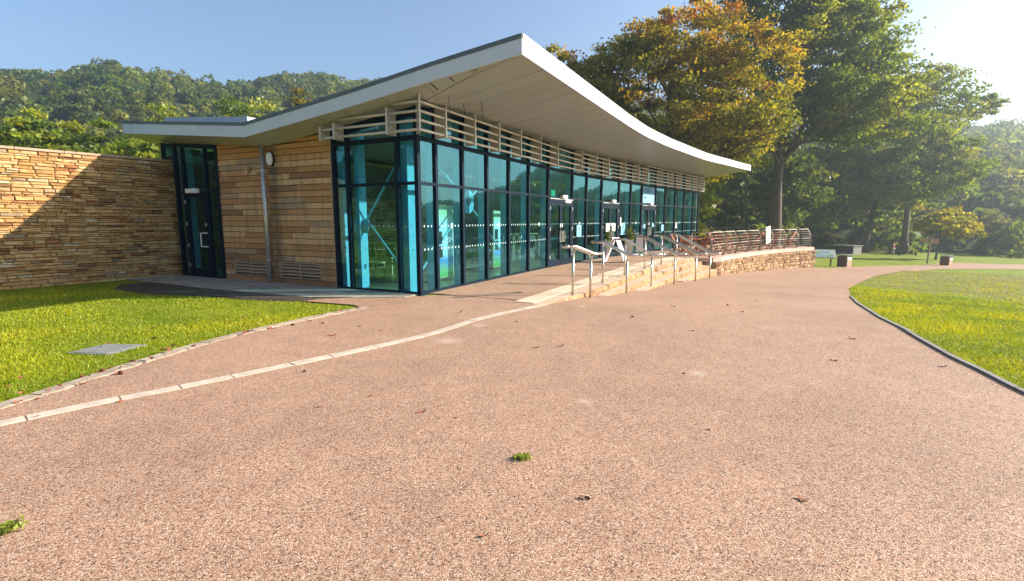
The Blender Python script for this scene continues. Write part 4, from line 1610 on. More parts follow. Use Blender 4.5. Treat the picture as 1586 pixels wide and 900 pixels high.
def build_shell():
    mb = MB()
    mb.grid([[P(s, w, .02) for w in (.06, 2, 4, 6, 9)] for s in np.linspace(.05, 25.3, 24)])
    mb.build('inner_floor', 'inner_floor', BLD)
    # solid core walls inside
    mb = MB()
    wbox(mb, .25, 25.2, 5.6, 5.9, .0, 3.45, ST)
    mb.build('inner_wall', 'inner_wall', BLD)
    mb = MB()
    wbox(mb, 25.36, 25.5, .1, 9.2, 0, 3.6, P)
    mb.build('inner_wall', 'inner_wall', BLD)
    mb = MB()
    wbox(mb, .25, 25.2, 9.0, 9.2, -.5, 3.7, ST)
    mb.build('rear_wall', 'inner_wall', BLD)
    mb = MB()
    wbox(mb, .21, .34, 2.46, 6.44, 0, 3.38, lambda s, t: ST(s, t))
    mb.build('inner_wall', 'inner_wall', BLD)
    mb = MB()
    wbox(mb, .2, .5, 8.38, 9.2, -.2, 3.3, lambda s, t: ST(s, t))
    mb.build('inner_wall', 'inner_wall', BLD)
    # stone lining seen through the corner glazing
    st = MB()
    g = random.Random(8)
    z = .03
    while z < 2.3:
        h = g.choice((.07, .09, .12))
        x = .3
        while x < 9:
            w = g.uniform(.2, .6)
            v, f = SV[g.randrange(12)]
            rotm = Matrix((D1, D2, UP)).transposed()
            pos = ST(x + w / 2, 5.53, z + h / 2)
            st.add([pos + rotm @ Vector((p.x * (w - .01), p.y * .08, p.z * (h - .008))) for p in v], f)
            x += w
        z += h
    st.build('stone_lining', 'wall_stone', BLD, kind='stuff')
build_shell()

def build_sunshade():
    sh = thing_part('sunshade', BLD)
    rot = Matrix((D1, D2, UP)).transposed()
    BR = [-.33, .6, 1.82, 3.03, 4.3, 5.68, 7.07, 9.3, 10.65, 11.9, 13.65, 15.2, 16.3, 18.3, 19.8, 21.15, 22.75, 24.1, 25.35]
    zlow = 3.385
    def plate(f, a, zt, flip=False):
        mb = MB()
        w1, w2 = (-.33, -.04)
        pts = [f(a - .014, w1), f(a + .014, w1), f(a + .014, w2), f(a - .014, w2)]
        mb.hexa([p + UP * 3.335 for p in pts], [p + UP * zt for p in pts])
        wbox(mb, a - .024, a + .024, w1 - .006, w1 - .001, 3.335, zt, f)
        return mb
    corner = MB()
    e1, e2 = ST(-.36, -.36), ST(-.05, -.05)
    sdv = (D1 - D2).normalized() * .016
    corner.hexa([e1 - sdv + UP * 3.335, e1 + sdv + UP * 3.335, e2 + sdv + UP * 3.335, e2 - sdv + UP * 3.335], [e1 - sdv + UP * (zb(-.36, -.36) - .012), e1 + sdv + UP * (zb(-.36, -.36) - .012), e2 + sdv + UP * (zb(-.05, -.05) - .012), e2 - sdv + UP * (zb(-.05, -.05) - .012)])
    corner.build('bracket', 'blade', sh)
    for s in BR[1:]:
        plate(P, s, zb(s, -.2) - .012).build('bracket', 'blade', sh)
    for a, b in zip(BR, BR[1:]):
        z = zlow
        top = min(zb(a, -.3), zb(b, -.3)) - .06
        while z < top:
            mb = MB()
            n = 4
            pts = [P(a + .016 + (b - a - .032) * i / n, -.29, z) for i in range(n + 1)]
            mb.tube(pts, .027, 8)
            mb.build('blade', 'blade', sh, smooth=True)
            z += .178 if a < 8 else .155
    BT = [.50, 1.97, 2.38]
    LWo = lambda t, s, z=0: ST(s, t, z)
    for t in BT:
        plate(LWo, t, min(zb(-.33, t), zb(-.1, t)) - .012).build('bracket', 'blade', sh)
    for a, b in zip([-.33] + BT, BT):
        z = zlow
        top = max(zb(-.3, a), zb(-.3, b)) - .05
        while z < top:
            # a blade stops where the rising soffit cuts it
            e = b
            while e > a and zb(-.3, e) - .03 < z:
                e -= .05
            if e - a > .1:
                MB().tube([LWo(a + .016, -.29, z), LWo(e - .016, -.29, z)], .027, 8).build('blade', 'blade', sh, smooth=True)
            z += .178
build_sunshade()

# ------------------------------------------------------------------ lettering and printed sheets
def text_mesh(txt, size, extr=.002):
    cu = bpy.data.curves.new('t', 'FONT')
    cu.body = txt
    cu.size = size
    cu.extrude = extr
    o = bpy.data.objects.new('t', cu)
    COL.objects.link(o)
    dg = bpy.context.evaluated_depsgraph_get()
    me = bpy.data.meshes.new_from_object(o.evaluated_get(dg))
    COL.objects.unlink(o)
    bpy.data.objects.remove(o)
    return me
def place_flat(name, me, org, xv, yv, parent, mat):
    nv = xv.cross(yv)
    me.materials.clear()
    me.materials.append(MAT[mat] if isinstance(mat, str) else mat)
    o = link(name, me, parent)
    m = Matrix((xv, yv, nv)).transposed().to_4x4()
    o.matrix_basis = Matrix.Translation(org) @ m
    return o
def sheet(name, label, f, a, b, z1, z2, d, mat, cat='poster', th=.004, group=None):
    mb = MB()
    wbox(mb, a, b, d - th, d, z1, z2, f)
    o = mb.build(name, mat)
    return tag(o, label, cat, group)
MAT['print_blue'] = simple('print_blue', (.02, .18, .36), .5, var=.1)
MAT['print_pale'] = simple('print_pale', (.17, .40, .52), .5, var=.05)
MAT['print_ink'] = simple('print_ink', (.02, .06, .09), .6)
cs = thing('cafe_sign', P(17.3, -.03, 2.5), 'pale blue cafe sign with dark lettering above the third doors', 'sign')
mb = MB()
wbox(mb, 16.50, 18.05, -.045, -.038, 2.44, 3.22, P)
mb.build('panel', 'print_pale', cs)
mb = MB()
wbox(mb, 16.50, 18.05, -.050, -.0455, 2.88, 3.22, P)
mb.build('blue_band', 'print_blue', cs)
fx = (P(18.05, 0) - P(16.5, 0)).normalized()
place_flat('lettering', text_mesh('coffee', .40), P(16.66, -.053, 2.94), fx, UP, cs, 'print_ink')
place_flat('lettering', text_mesh('bar', .24), P(16.66, -.049, 2.64), fx, UP, cs, 'print_ink')

def poster(label, s, z1, z2, w):
    r = thing('poster', P(s, -.04, z1), label, 'poster', 'notices on the glass front')
    mb = MB()
    wbox(mb, s - w / 2, s + w / 2, -.046, -.040, z1, z2, P)
    mb.build('sheet', 'print_pale', r)
    mb = MB()
    h = z2 - z1
    wbox(mb, s - w * .13, s + w * .12, -.0485, -.0465, z1 + h * .55, z1 + h * .74, P)
    wbox(mb, s - w * .03, s + w * .05, -.0486, -.0465, z1 + h * .75, z1 + h * .86, P)
    mb.build('print', 'print_ink', r)
    mb = MB()
    for q in range(3):
        wbox(mb, s - w * .35, s + w * .35, -.0485, -.0465, z1 + h * (.10 + .11 * q), z1 + h * (.14 + .11 * q), P)
    mb.build('text_lines', 'print_blue', r, kind='stuff')
poster('tall pale poster with a dark figure right of the first glass doors', 9.75, .98, 1.42, .42)
poster('tall pale poster with a dark figure right of the second glass doors', 14.2, .94, 1.46, .45)
poster('pale poster on the glass right of the coffee sign doors', 19.35, 1.02, 1.36, .34)
for s, lab in ((12.55, 'white paper taped to the left leaf of the second glass doors'), (13.15, 'white paper taped to the right leaf of the second glass doors')):
    sheet('paper_notice', lab, P, s - .17, s + .17, 1.12, 1.46, -.052, 'white', 'notice', group='papers on the second doors')
sheet('paper_notice', 'small white sticker on the frame right of the second glass doors', P, 13.85, 13.95, 1.35, 1.72, -.05, 'white', 'notice')
sheet('paper_notice', 'narrow white notice on the far glass beyond the column', P, 21.35, 21.55, 1.15, 1.48, -.05, 'white', 'notice')
for s, z, lab in ((16.8, 1.2, 'left pale sticker on the third glass doors'), (17.95, 1.25, 'right pale sticker on the third glass doors')):
    sheet('sticker', lab, P, s - .12, s + .12, z, z + .2, -.052, 'print_pale', 'sticker', group='stickers on the third doors')
ex = sheet('exit_sign', 'small green running man exit sign inside above the first glass doors', P, 7.55, 7.9, 2.40, 2.62, .12, 'exit_green', 'sign')

# warning sign on the corner bracing
ws = thing('warning_sign', LW(1.95, .2, 1.3), 'blue square board with a yellow warning triangle inside the corner glass', 'sign')
mb = MB()
wbox(mb, 1.58, 2.0, .205, .215, 1.30, 1.62, LW)
mb.build('panel', simple('sign_sky', (.30, .55, .68), .5), ws)
c = LW(1.78, .203, 1.45)
mb = MB()
tri = [c + D2 * x + UP * z for x, z in ((-.11, -.09), (.11, -.09), (0, .11))]
mb.hexa(tri, [p - D1 * .003 for p in tri])
mb.build('triangle', 'tyellow', ws)
mb = MB()
tri = [c - D1 * .0035 + D2 * x + UP * z for x, z in ((-.05, -.06), (.05, -.06), (.022, .03), (-.022, .03))]
mb.hexa(tri, [p - D1 * .002 for p in tri])
mb.build('symbol', 'print_ink', ws)

# interior display panels
def mk_panel_mat():
    t = NT('display_print')
    sep = t.n('ShaderNodeSeparateXYZ')
    t.l(t.pos(), sep.inputs[0])
    zz = t.math('ADD', sep.outputs['Z'], t.math('MULTIPLY', t.noise(7, 4), .22))
    c = t.ramp(t.math('DIVIDE', zz, 2.3), [(0, (.10, .34, .06)), (.16, (.16, .45, .10)), (.22, (.25, .45, .35)), (.30, (.10, .30, .70)), (.36, (.75, .80, .85)), (.70, (.78, .84, .90)), (.80, (.70, .78, .45)), (1, (.72, .70, .35))])
    t.pbsdf(c, .5)
    return t.m
MAT['display'] = mk_panel_mat()
def display(label, s1, s2, w, z1, z2):
    r = thing('display_panel', P((s1 + s2) / 2, w, 0), label, 'display board')
    mb = MB()
    wbox(mb, s1, s2, w, w + .05, z1, z2, P)
    mb.build('board', 'ash', r)
    mb = MB()
    wbox(mb, s1 + .05, s2 - .02, w - .004, w - .001, z1 + .03, z2 - .02, P)
    mb.build('print', 'display', r)
    W = s2 - s1
    for q, (x, z, h) in enumerate(((.3, 1.15, .33), (.32, .80, .30))):
        mb = MB()
        wbox(mb, s1 + W * x - W * .16, s1 + W * x + W * .16, w - .008, w - .0045, z - h / 2, z + h / 2, P)
        mb.build('photo', 'dark_wood', r)
    mb = MB()
    wbox(mb, s1 + .05, s1 + .15, w + .06, w + .3, .02, .06, P)
    mb.build('foot', 'black', r)
display('wide display panel with landscape print behind the second glass pane', 1.62, 2.62, .85, .12, 1.98)
display('narrow display panel with print behind the fourth glass pane', 5.35, 6.02, 1.15, .10, 1.9)

# ------------------------------------------------------------------ interior chairs and table
def make_cafe_chair():
    r = thing('dining_chair', (0, 0, 0), '', 'chair', 'chairs inside the corner glazing')
    for x in (-.19, .19):
        local(r, 'leg', MB().bar((x, .2, 0), (x * .95, .19, .44), .032, .032), 'ash')
        local(r, 'rear_leg', MB().tube([(x, -.24, 0), (x, -.19, .45), (x, -.26, 1.02)], .019, 6), 'ash')
    local(r, 'seat', MB().box((0, 0, .46), (.42, .42, .045)), 'ash', bevel=.01)
    local(r, 'top_rail', MB().bar((-.2, -.26, 1.0), (.2, -.26, 1.0), .03, .06), 'ash')
    local(r, 'mid_rail', MB().bar((-.18, -.205, .56), (.18, -.205, .56), .025, .04), 'ash')
    local(r, 'back_pad', MB().box((0, -.232, .80), (.33, .02, .32), Matrix.Rotation(R(7), 3, 'X')), 'pad')
    return r
ch = make_cafe_chair()
spots = [((1.62, 2.7), 205, 'pale wood chair nearest the warning sign inside the corner glass'), ((1.75, 2.05), 200, 'middle pale wood chair of three inside the corner glass'), ((1.9, 1.1), 205, 'pale wood chair nearest the building corner inside the glass')]
az1 = math.degrees(math.atan2(D1.y, D1.x))
for i, ((s, t), a, lab) in enumerate(spots):
    p = ST(s, t, .02)
    if i == 0:
        ch.location = p
        ch.rotation_euler = (0, 0, R(az1 - 90 + 8))
        ch['label'] = lab
    else:
        dup(ch, p, R(az1 - 90 - 6 + 4 * i), lab)
tb = thing('dining_table', ST(2.7, 2.2, .02), 'pale wood table behind the chairs inside the corner glass', 'table', None, R(az1))
local(tb, 'tabletop', MB().box((0, 0, .73), (.8, 2.4, .035)), 'ash')
for x in (-.33, .33):
    for y in (-1.1, 1.1):
        local(tb, 'leg', MB().box((x, y, .356), (.05, .05, .71)), 'ash')
ctr = thing('reception_counter', P(10.5, 3.2, .02), 'long dark reception counter inside behind the first doors', 'counter')
mb = MB()
wbox(mb, 8.6, 12.4, 2.9, 3.5, .02, 1.0, P)
mb.build('front', 'inner_wall', ctr)
mb = MB()
wbox(mb, 8.5, 12.5, 2.8, 3.55, 1.001, 1.04, P)
mb.build('counter_top', 'ash', ctr)

# ------------------------------------------------------------------ handrails on the steps
def handrail(i, A, B, label):
    a = P(A[0], A[1] - tf(A[0]), .0)
    b = P(B[0], B[1] - tf(B[0]), 0)
    d = (b - a)
    d.z = 0
    L = d.length
    d.normalize()
    sd = Vector((-d.y, d.x, 0))
    za = .012
    zB = min(G(b.x, b.y) + .01, -.15 * max(0, i) * .35)
    zB = G(b.x, b.y) + .005
    H = 1.04
    r = thing('handrail', a, label, 'handrail', 'steel handrails on the steps')
    h = .078
    prof = [(-.22, za + H), (-.04, za + H), (.03, za + H - .012), (L - .03, zB + H - .055), (L + .05, zB + H - .075), (L + .27, zB + H - .075)]
    for sg in (-1, 1):
        pts = [a + d * x + sd * (h * sg) + UP * z for x, z in prof]
        MB().tube(pts, .030, 10).build('rail', 'steel', r, smooth=True)
    for x, z, dr in ((-.22, za + H, -1), (L + .27, zB + H - .075, 1)):
        pts = []
        for k in range(9):
            an = math.pi * k / 8
            pts.append(a + d * (x + dr * math.sin(an) * h) + sd * (h * math.cos(an)) + UP * z)
        MB().tube(pts, .030, 10).build('end_loop', 'steel', r, smooth=True)
    for x, z0, zt in ((0, za - .02, za + H - .02), (L, zB - .06, zB + H - .07)):
        c = a + d * x
        MB().tube([c + UP * z0, c + UP * (zt - .12)], .027, 10).build('post', 'steel', r, smooth=True)
        for sg in (-1, 1):
            MB().tube([c + UP * (zt - .13), c + sd * sg * h * .55 + UP * (zt - .07), c + sd * sg * h + UP * zt], .015, 8).build('fork_arm', 'steel', r, smooth=True)
RA = [((1.43, -2.93), (1.93, -3.16)), ((3.74, -2.90), (3.80, -3.50)), ((5.85, -2.93), (6.05, -3.66)), ((8.07, -3.03), (7.85, -4.02)), ((10.06, -3.2), (9.55, -4.46)), ((12.13, -3.4), (11.6, -4.72))]
NAMES = ['shortest steel handrail at the near end of the steps', 'second nearest steel handrail in front of the white A board', 'third steel handrail from the near end right of the A board', 'fourth steel handrail from the near end on the steps', 'fifth steel handrail next to last before the terrace wall', 'furthest steel handrail beside the terrace wall']
for i, ((a, b), lab) in enumerate(zip(RA, NAMES)):
    handrail(i, a, b, lab)

# ------------------------------------------------------------------ terrace railing
MAT['post_steel'] = simple('post_steel', (.26, .22, .18), .5, .3)
def build_railing():
    r = thing('terrace_railing', ST(20.5, -6.1), 'steel terrace railing with curved posts along the coping', 'railing')
    posts = [(14.45, -4.45), (16.2, -4.86), (17.9, -5.28), (19.4, -5.72), (20.9, -6.25), (22.3, -6.85), (23.7, -7.5), (25.0, -8.15), (26.25, -8.85)]
    pp = [ST(*q) for q in posts]
    tops = []
    prof = [(-.10, 1.06), (-.03, .9), (.035, .7), (.06, .5), (.05, .25), (.0, 0.02)]
    fr = []
    for i, p in enumerate(pp):
        d = (pp[min(i + 1, 8)] - pp[max(i - 1, 0)]).normalized()
        n = Vector((d.y, -d.x, 0))
        fr.append((p, d, n))
        mb = MB()
        v = []
        for (o, z), wd in zip(prof, (.03, .055, .07, .085, .09, .10)):
            for a, b in ((-1, -1), (1, -1), (1, 1), (-1, 1)):
                v.append(p + n * (o + b * wd * .5 - .03) + d * a * .009 + UP * z)
        f = [(0, 1, 2, 3), (20, 23, 22, 21)]
        for k in range(5):
            for q in range(4):
                f.append((4 * k + q, 4 * k + (q + 1) % 4, 4 * k + 4 + (q + 1) % 4, 4 * k + 4 + q))
        mb.add(v, f).build('post', 'post_steel', r)
        MB().box(p + UP * .025 - n * .03, (.13, .07, .012), Matrix((n, d, UP)).transposed()).build('base_plate', 'pipe', r)
    for a, b in zip(fr, fr[1:]):
        for z, rad in ((1.07, .026), (.93, .007), (.80, .007), (.67, .007), (.545, .018), (.42, .007), (.29, .007), (.16, .007)):
            o = float(np.interp(z, [0.02, .25, .5, .7, .9, 1.06], [0, .05, .06, .035, -.03, -.10])) - .03
            e = .011
            pa, pb = a[0] + a[2] * o + UP * z, b[0] + b[2] * o + UP * z
            dd = (pb - pa).normalized()
            MB().tube([pa + dd * e, pb - dd * e], rad, 7).build('rail', 'rail_steel', r, smooth=True)
    # short return beside the steps
    q = ST(14.75, -3.62)
    MB().tube([q + UP * .02, q + UP * 1.05], .022, 8).build('post', 'rail_steel', r, smooth=True)
    a = fr[0][0] - fr[0][2] * .13
    MB().tube([q + UP * 1.05, a + UP * 1.07], .022, 8).build('rail', 'rail_steel', r, smooth=True)
    # cable fence along the back of the terrace
    r2 = thing('cable_fence', ST(27.2, -6), 'thin posted wire fence along the far side of the terrace', 'fence')
    bp = [ST(*k) for k in ((26.5, -8.3), (26.9, -6.9), (27.2, -5.5), (27.4, -4.2), (27.5, -2.9))]
    for p in bp:
        MB().tube([p, p + UP * 1.15], .02, 7).build('post', 'rail_steel', r2)
    for z in (1.12, .8, .5, .2):
        for p, q in zip(bp, bp[1:]):
            MB().tube([p + UP * z, q + UP * z], .006, 5).build('wire', 'steel', r2)
    nb = thing('notice_board', ST(21.6, -6.75), 'tilted white notice board fixed to the terrace railing', 'notice board')
    p, d, n = ST(21.55, -6.62), (pp[5] - pp[4]).normalized(), None
    n = Vector((d.y, -d.x, 0))
    rot = Matrix((d, n, UP)).transposed() @ Matrix.Rotation(R(-8), 3, 'Y')
    MB().box(p + UP * .82, (.52, .025, .90), rot).build('panel', 'white', nb)
    MB().box(p + UP * .82 + n * .015, (.46, .004, .84), rot).build('print', 'cream_cloth', nb)
build_railing()

# ------------------------------------------------------------------ terrace furniture
def make_chair():
    r = thing('folding_chair', (0, 0, 0), '', 'chair', 'slatted chairs on the terrace')
    for x in (-.21, .21):
        local(r, 'leg', MB().bar((x, .28, 0), (x, -.22, .92), .028, .04), 'teak')
        local(r, 'leg', MB().bar((x * .88, -.24, 0), (x * .88, .2, .46), .028, .04), 'teak')
    for k in range(5):
        local(r, 'seat_slat', MB().box((0, .19 - .09 * k, .455), (.42, .06, .02)), 'teak')
    for k in range(4):
        z = .58 + .10 * k
        local(r, 'back_slat', MB().box((0, .28 - .5 * z / .92 + .015, z), (.40, .02, .065)), 'teak')
    return r
def make_table():
    r = thing('folding_table', (0, 0, 0), '', 'table', 'slatted tables on the terrace')
    for k in range(7):
        local(r, 'top_slat', MB().box((-.36 + .12 * k, 0, .73), (.10, .84, .022)), 'teak')
    local(r, 'apron', MB().box((0, 0, .70), (.7, .05, .036)), 'teak')
    for y in (-.3, .3):
        local(r, 'leg', MB().bar((-.34, y, 0), (.34, y * .9, .70), .03, .045), 'teak')
        local(r, 'leg', MB().bar((.34, y * .88, 0), (-.34, y * .8, .70), .03, .045), 'teak')
    return r
fc, ft = make_chair(), make_table()
TB = [((15.9, -3.45), 'nearest the steps'), ((17.6, -4.15), 'second from the steps'), ((19.3, -4.75), 'third from the steps'), ((21.1, -5.45), 'fourth from the steps'), ((23.0, -6.3), 'fifth from the steps'), ((24.9, -7.2), 'furthest away'), ((19.6, -3.0), 'close to the glass')]
PLC = ['on its building side', 'on its railing side', 'on its near side']
first = True
for i, ((s, t), w) in enumerate(TB):
    p = ST(s, t, .012)
    base = az1 + 10 * math.sin(i * 2.3)
    if first:
        ft.location, ft.rotation_euler = p, (0, 0, R(base))
        ft['label'] = 'red brown slatted table ' + w
    else:
        dup(ft, p, R(base), 'red brown slatted table ' + w)
    for k in range(3 if i in (0, 2, 3) else 2):
        ang = R(base + (90, -90, 180)[k] + 14 * math.sin(i * 3.1 + k * 2))
        q = p + Vector((math.cos(ang), math.sin(ang), 0)) * .68
        rz = ang + R(90)
        lab = 'red brown chair at the table %s, %s' % (w, PLC[k])
        if first:
            fc.location, fc.rotation_euler = q, (0, 0, rz)
            fc['label'] = lab
            first = False
        else:
            dup(fc, q, rz, lab)

# ------------------------------------------------------------------ A board, planters, banner
ab = thing('a_board', (3.94, 19.35, .014), 'white folding A board standing open in front of the doors', 'sign')
ax = Vector((.905, -.425, 0)).normalized()
ay = Vector((-ax.y, ax.x, 0))
ab_c = Vector((3.94, 19.35, .014))
for sg in (-1, 1):
    foot, topp = ab_c + ax * .42 * sg, ab_c + ax * .05 * sg + UP * .93
    up = (topp - foot).normalized()
    nrm_ = ay.cross(up)
    rot = Matrix((ay, nrm_, up)).transposed()
    MB().box((foot + topp) / 2, (.62, .03, (topp - foot).length), rot).build('panel', 'white', ab, bevel=.006)
MB().bar(ab_c + ax * .27 + UP * .35, ab_c - ax * .27 + UP * .35, .02, .02).build('stay', 'pipe', ab)
pl0 = None
for (x, y), lab in (((4.02, 21.9), 'cream tapered planter with green plant left of the A board'), ((5.40, 23.4), 'cream tapered planter with green plant right of the A board')):
    r = thing('planter', (x, y, .014), lab, 'planter', 'planters by the doors')
    mb = MB()
    a, b = .11, .165
    mb.hexa([Vector((x + sx * a, y + sy * a, .014)) for sx, sy in ((-1, -1), (1, -1), (1, 1), (-1, 1))], [Vector((x + sx * b, y + sy * b, .72)) for sx, sy in ((-1, -1), (1, -1), (1, 1), (-1, 1))])
    mb.build('pot', 'cream_pot', r)
    g = np.random.default_rng(int(x * 10))
    q = g.normal(size=(420, 3)) * np.array([.11, .11, .15]) + np.array([x, y, .90])
    q[:, 2] = np.maximum(q[:, 2], .7)
    link('plant', leaf_mesh('plant', q, .075, np.array(DEEP)[g.integers(0, 3, 420)]), r, kind='stuff')
    MB().tube([(x, y, .7), (x + .02, y, 1.1), (x, y + .02, 1.45)], [.012, .009, .004], 5).build('stem', 'bark', r)
bs = thing('banner_stand', (5.68, 22.64, .014), 'narrow white banner with green foot right of the planters', 'banner')
bd = Vector((5.68, 22.64, 0)).normalized()
rot = Matrix((Vector((bd.y, -bd.x, 0)), bd, UP)).transposed()
MB().box((5.68, 22.64, .56), (.30, .02, .78), rot).build('banner', 'white', bs)
MB().box((5.68, 22.64, .10), (.30, .05, .16), rot).build('foot', 'exit_green', bs)

# ------------------------------------------------------------------ things along the far path
def face_rot(x, y, rz=0):
    a = math.atan2(-x, y) + rz
    return a
def litter_bin(x, y, label, rz):
    r = thing('litter_bin', (x, y, G(x, y)), label, 'bin', 'timber litter bins by the path', rz)
    local(r, 'body', MB().box((0, 0, .40), (.66, .56, .78)), 'dark_wood')
    for k in range(6):
        for sy, nm in ((-1, 0), (1, 0)):
            local(r, 'slat', MB().box((-.275 + .11 * k, sy * .295, .40), (.095, .028, .78)), 'bin_wood')
    for k in range(5):
        local(r, 'slat', MB().box((-.345, -.22 + .11 * k, .40), (.028, .095, .78)), 'bin_wood')
    local(r, 'front_panel', MB().box((.347, 0, .26), (.03, .5, .48)), 'sign_wood')
    local(r, 'door_sign', MB().box((.352, 0, .60), (.03, .5, .19)), 'white')
    local(r, 'slot', MB().box((.345, 0, .765), (.03, .44, .12)), 'black')
    local(r, 'lid', MB().box((0, 0, .875), (.74, .66, .05)), 'grey_panel', bevel=.012)
    for sy in (-1, 1):
        local(r, 'corner_post', MB().box((.335, sy * .285, .41), (.05, .05, .82)), 'grey_panel')
litter_bin(24.1, 36.7, 'timber clad litter bin beside the sloping information board', R(-62))
litter_bin(39.2, 45.7, 'timber clad litter bin right of the wooden signpost', R(-62))

MAT['print_leaf'] = simple('print_leaf', (.42, .58, .30), .5)
MAT['print_sky'] = simple('print_sky', (.45, .58, .66), .5)
MAT['print_map'] = simple('print_map', (.70, .76, .62), .5)
def lectern():
    x, y = 23.6, 38.5
    a = face_rot(x, y)
    r = thing('information_board', (x, y, G(x, y)), 'sloping pale information board on two wooden posts', 'information board', None, a + R(8))
    for sx in (-.68, .55):
        local(r, 'post', MB().box((sx, 0, .36), (.11, .11, .80)), 'post_wood')
    rot = Matrix.Rotation(R(38), 3, 'X')
    local(r, 'panel_frame', MB().box((0, -.05, .88), (1.66, .95, .05), rot), 'cream_pot')
    local(r, 'map_print', MB().box((0, -.07, .91), (1.5, .8, .02), rot), 'print_map')
    for k, (px, py, sx, sy) in enumerate(((-.35, .1, .4, .25), (.2, .15, .5, .18), (.45, -.2, .35, .22), (-.2, -.22, .5, .12))):
        local(r, 'picture', MB().box(Vector((0, -.07, .91)) + rot @ Vector((px, py, .013)), (sx, sy, .008), rot), 'print_leaf' if k % 2 == 0 else 'print_sky')
lectern()
def fingerpost():
    x, y = 39.9, 48.6
    a = face_rot(x, y)
    r = thing('signpost', (x, y, G(x, y)), 'wooden signpost with two pale direction boards by the far path', 'signpost', None, a)
    local(r, 'post', MB().tube([(0, 0, -.1), (.02, 0, 1.3), (.10, 0, 2.55)], [.075, .07, .065], 8), 'post_wood')
    local(r, 'direction_board', MB().box((-.33, -.05, 2.22), (.42, .05, .34)), 'sign_wood')
    local(r, 'direction_board', MB().box((.42, -.05, 2.13), (.55, .05, .48)), 'sign_wood')
    for k in range(3):
        local(r, 'text_line', MB().box((.42, -.078, 2.0 + .13 * k), (.42, .006, .035)), 'cream_cloth')
fingerpost()
def bench():
    x, y = 52.6, 67.4
    r = thing('park_bench', (x, y, G(x, y)), 'dark backless bench on the grass right of the walkers', 'bench', None, face_rot(x, y))
    for k in range(3):
        local(r, 'seat_plank', MB().box((0, -.13 + .13 * k, .62), (2.3, .115, .06)), 'dark_wood')
    for sx in (-.85, .85):
        local(r, 'leg', MB().box((sx, 0, .29), (.16, .36, .60)), 'dark_wood')
bench()
def hut():
    x, y = 46.3, 70.5
    r = thing('low_hut', (x, y, G(x, y)), 'low flat roofed dark hut beyond the first litter bin', 'hut', None, face_rot(x, y) + R(-28))
    local(r, 'front_wall', MB().box((-.0, -.95, .52), (3.0, .12, 1.25)), 'dark_wood')
    local(r, 'side_wall', MB().box((1.46, .12, .52), (.12, 2.0, 1.25)), 'grey_panel')
    local(r, 'side_wall', MB().box((-1.46, .12, .52), (.12, 2.0, 1.25)), 'grey_panel')
    local(r, 'back_wall', MB().box((0, 1.12, .52), (2.8, .1, 1.25)), 'dark_wood')
    local(r, 'flat_roof', MB().box((0, .08, 1.19), (3.3, 2.4, .09)), 'grey_panel')
    for k in range(6):
        local(r, 'wall_plank', MB().box((-1.22 + .49 * k, -1.03, .52), (.46, .03, 1.2)), 'dark_wood')
hut()

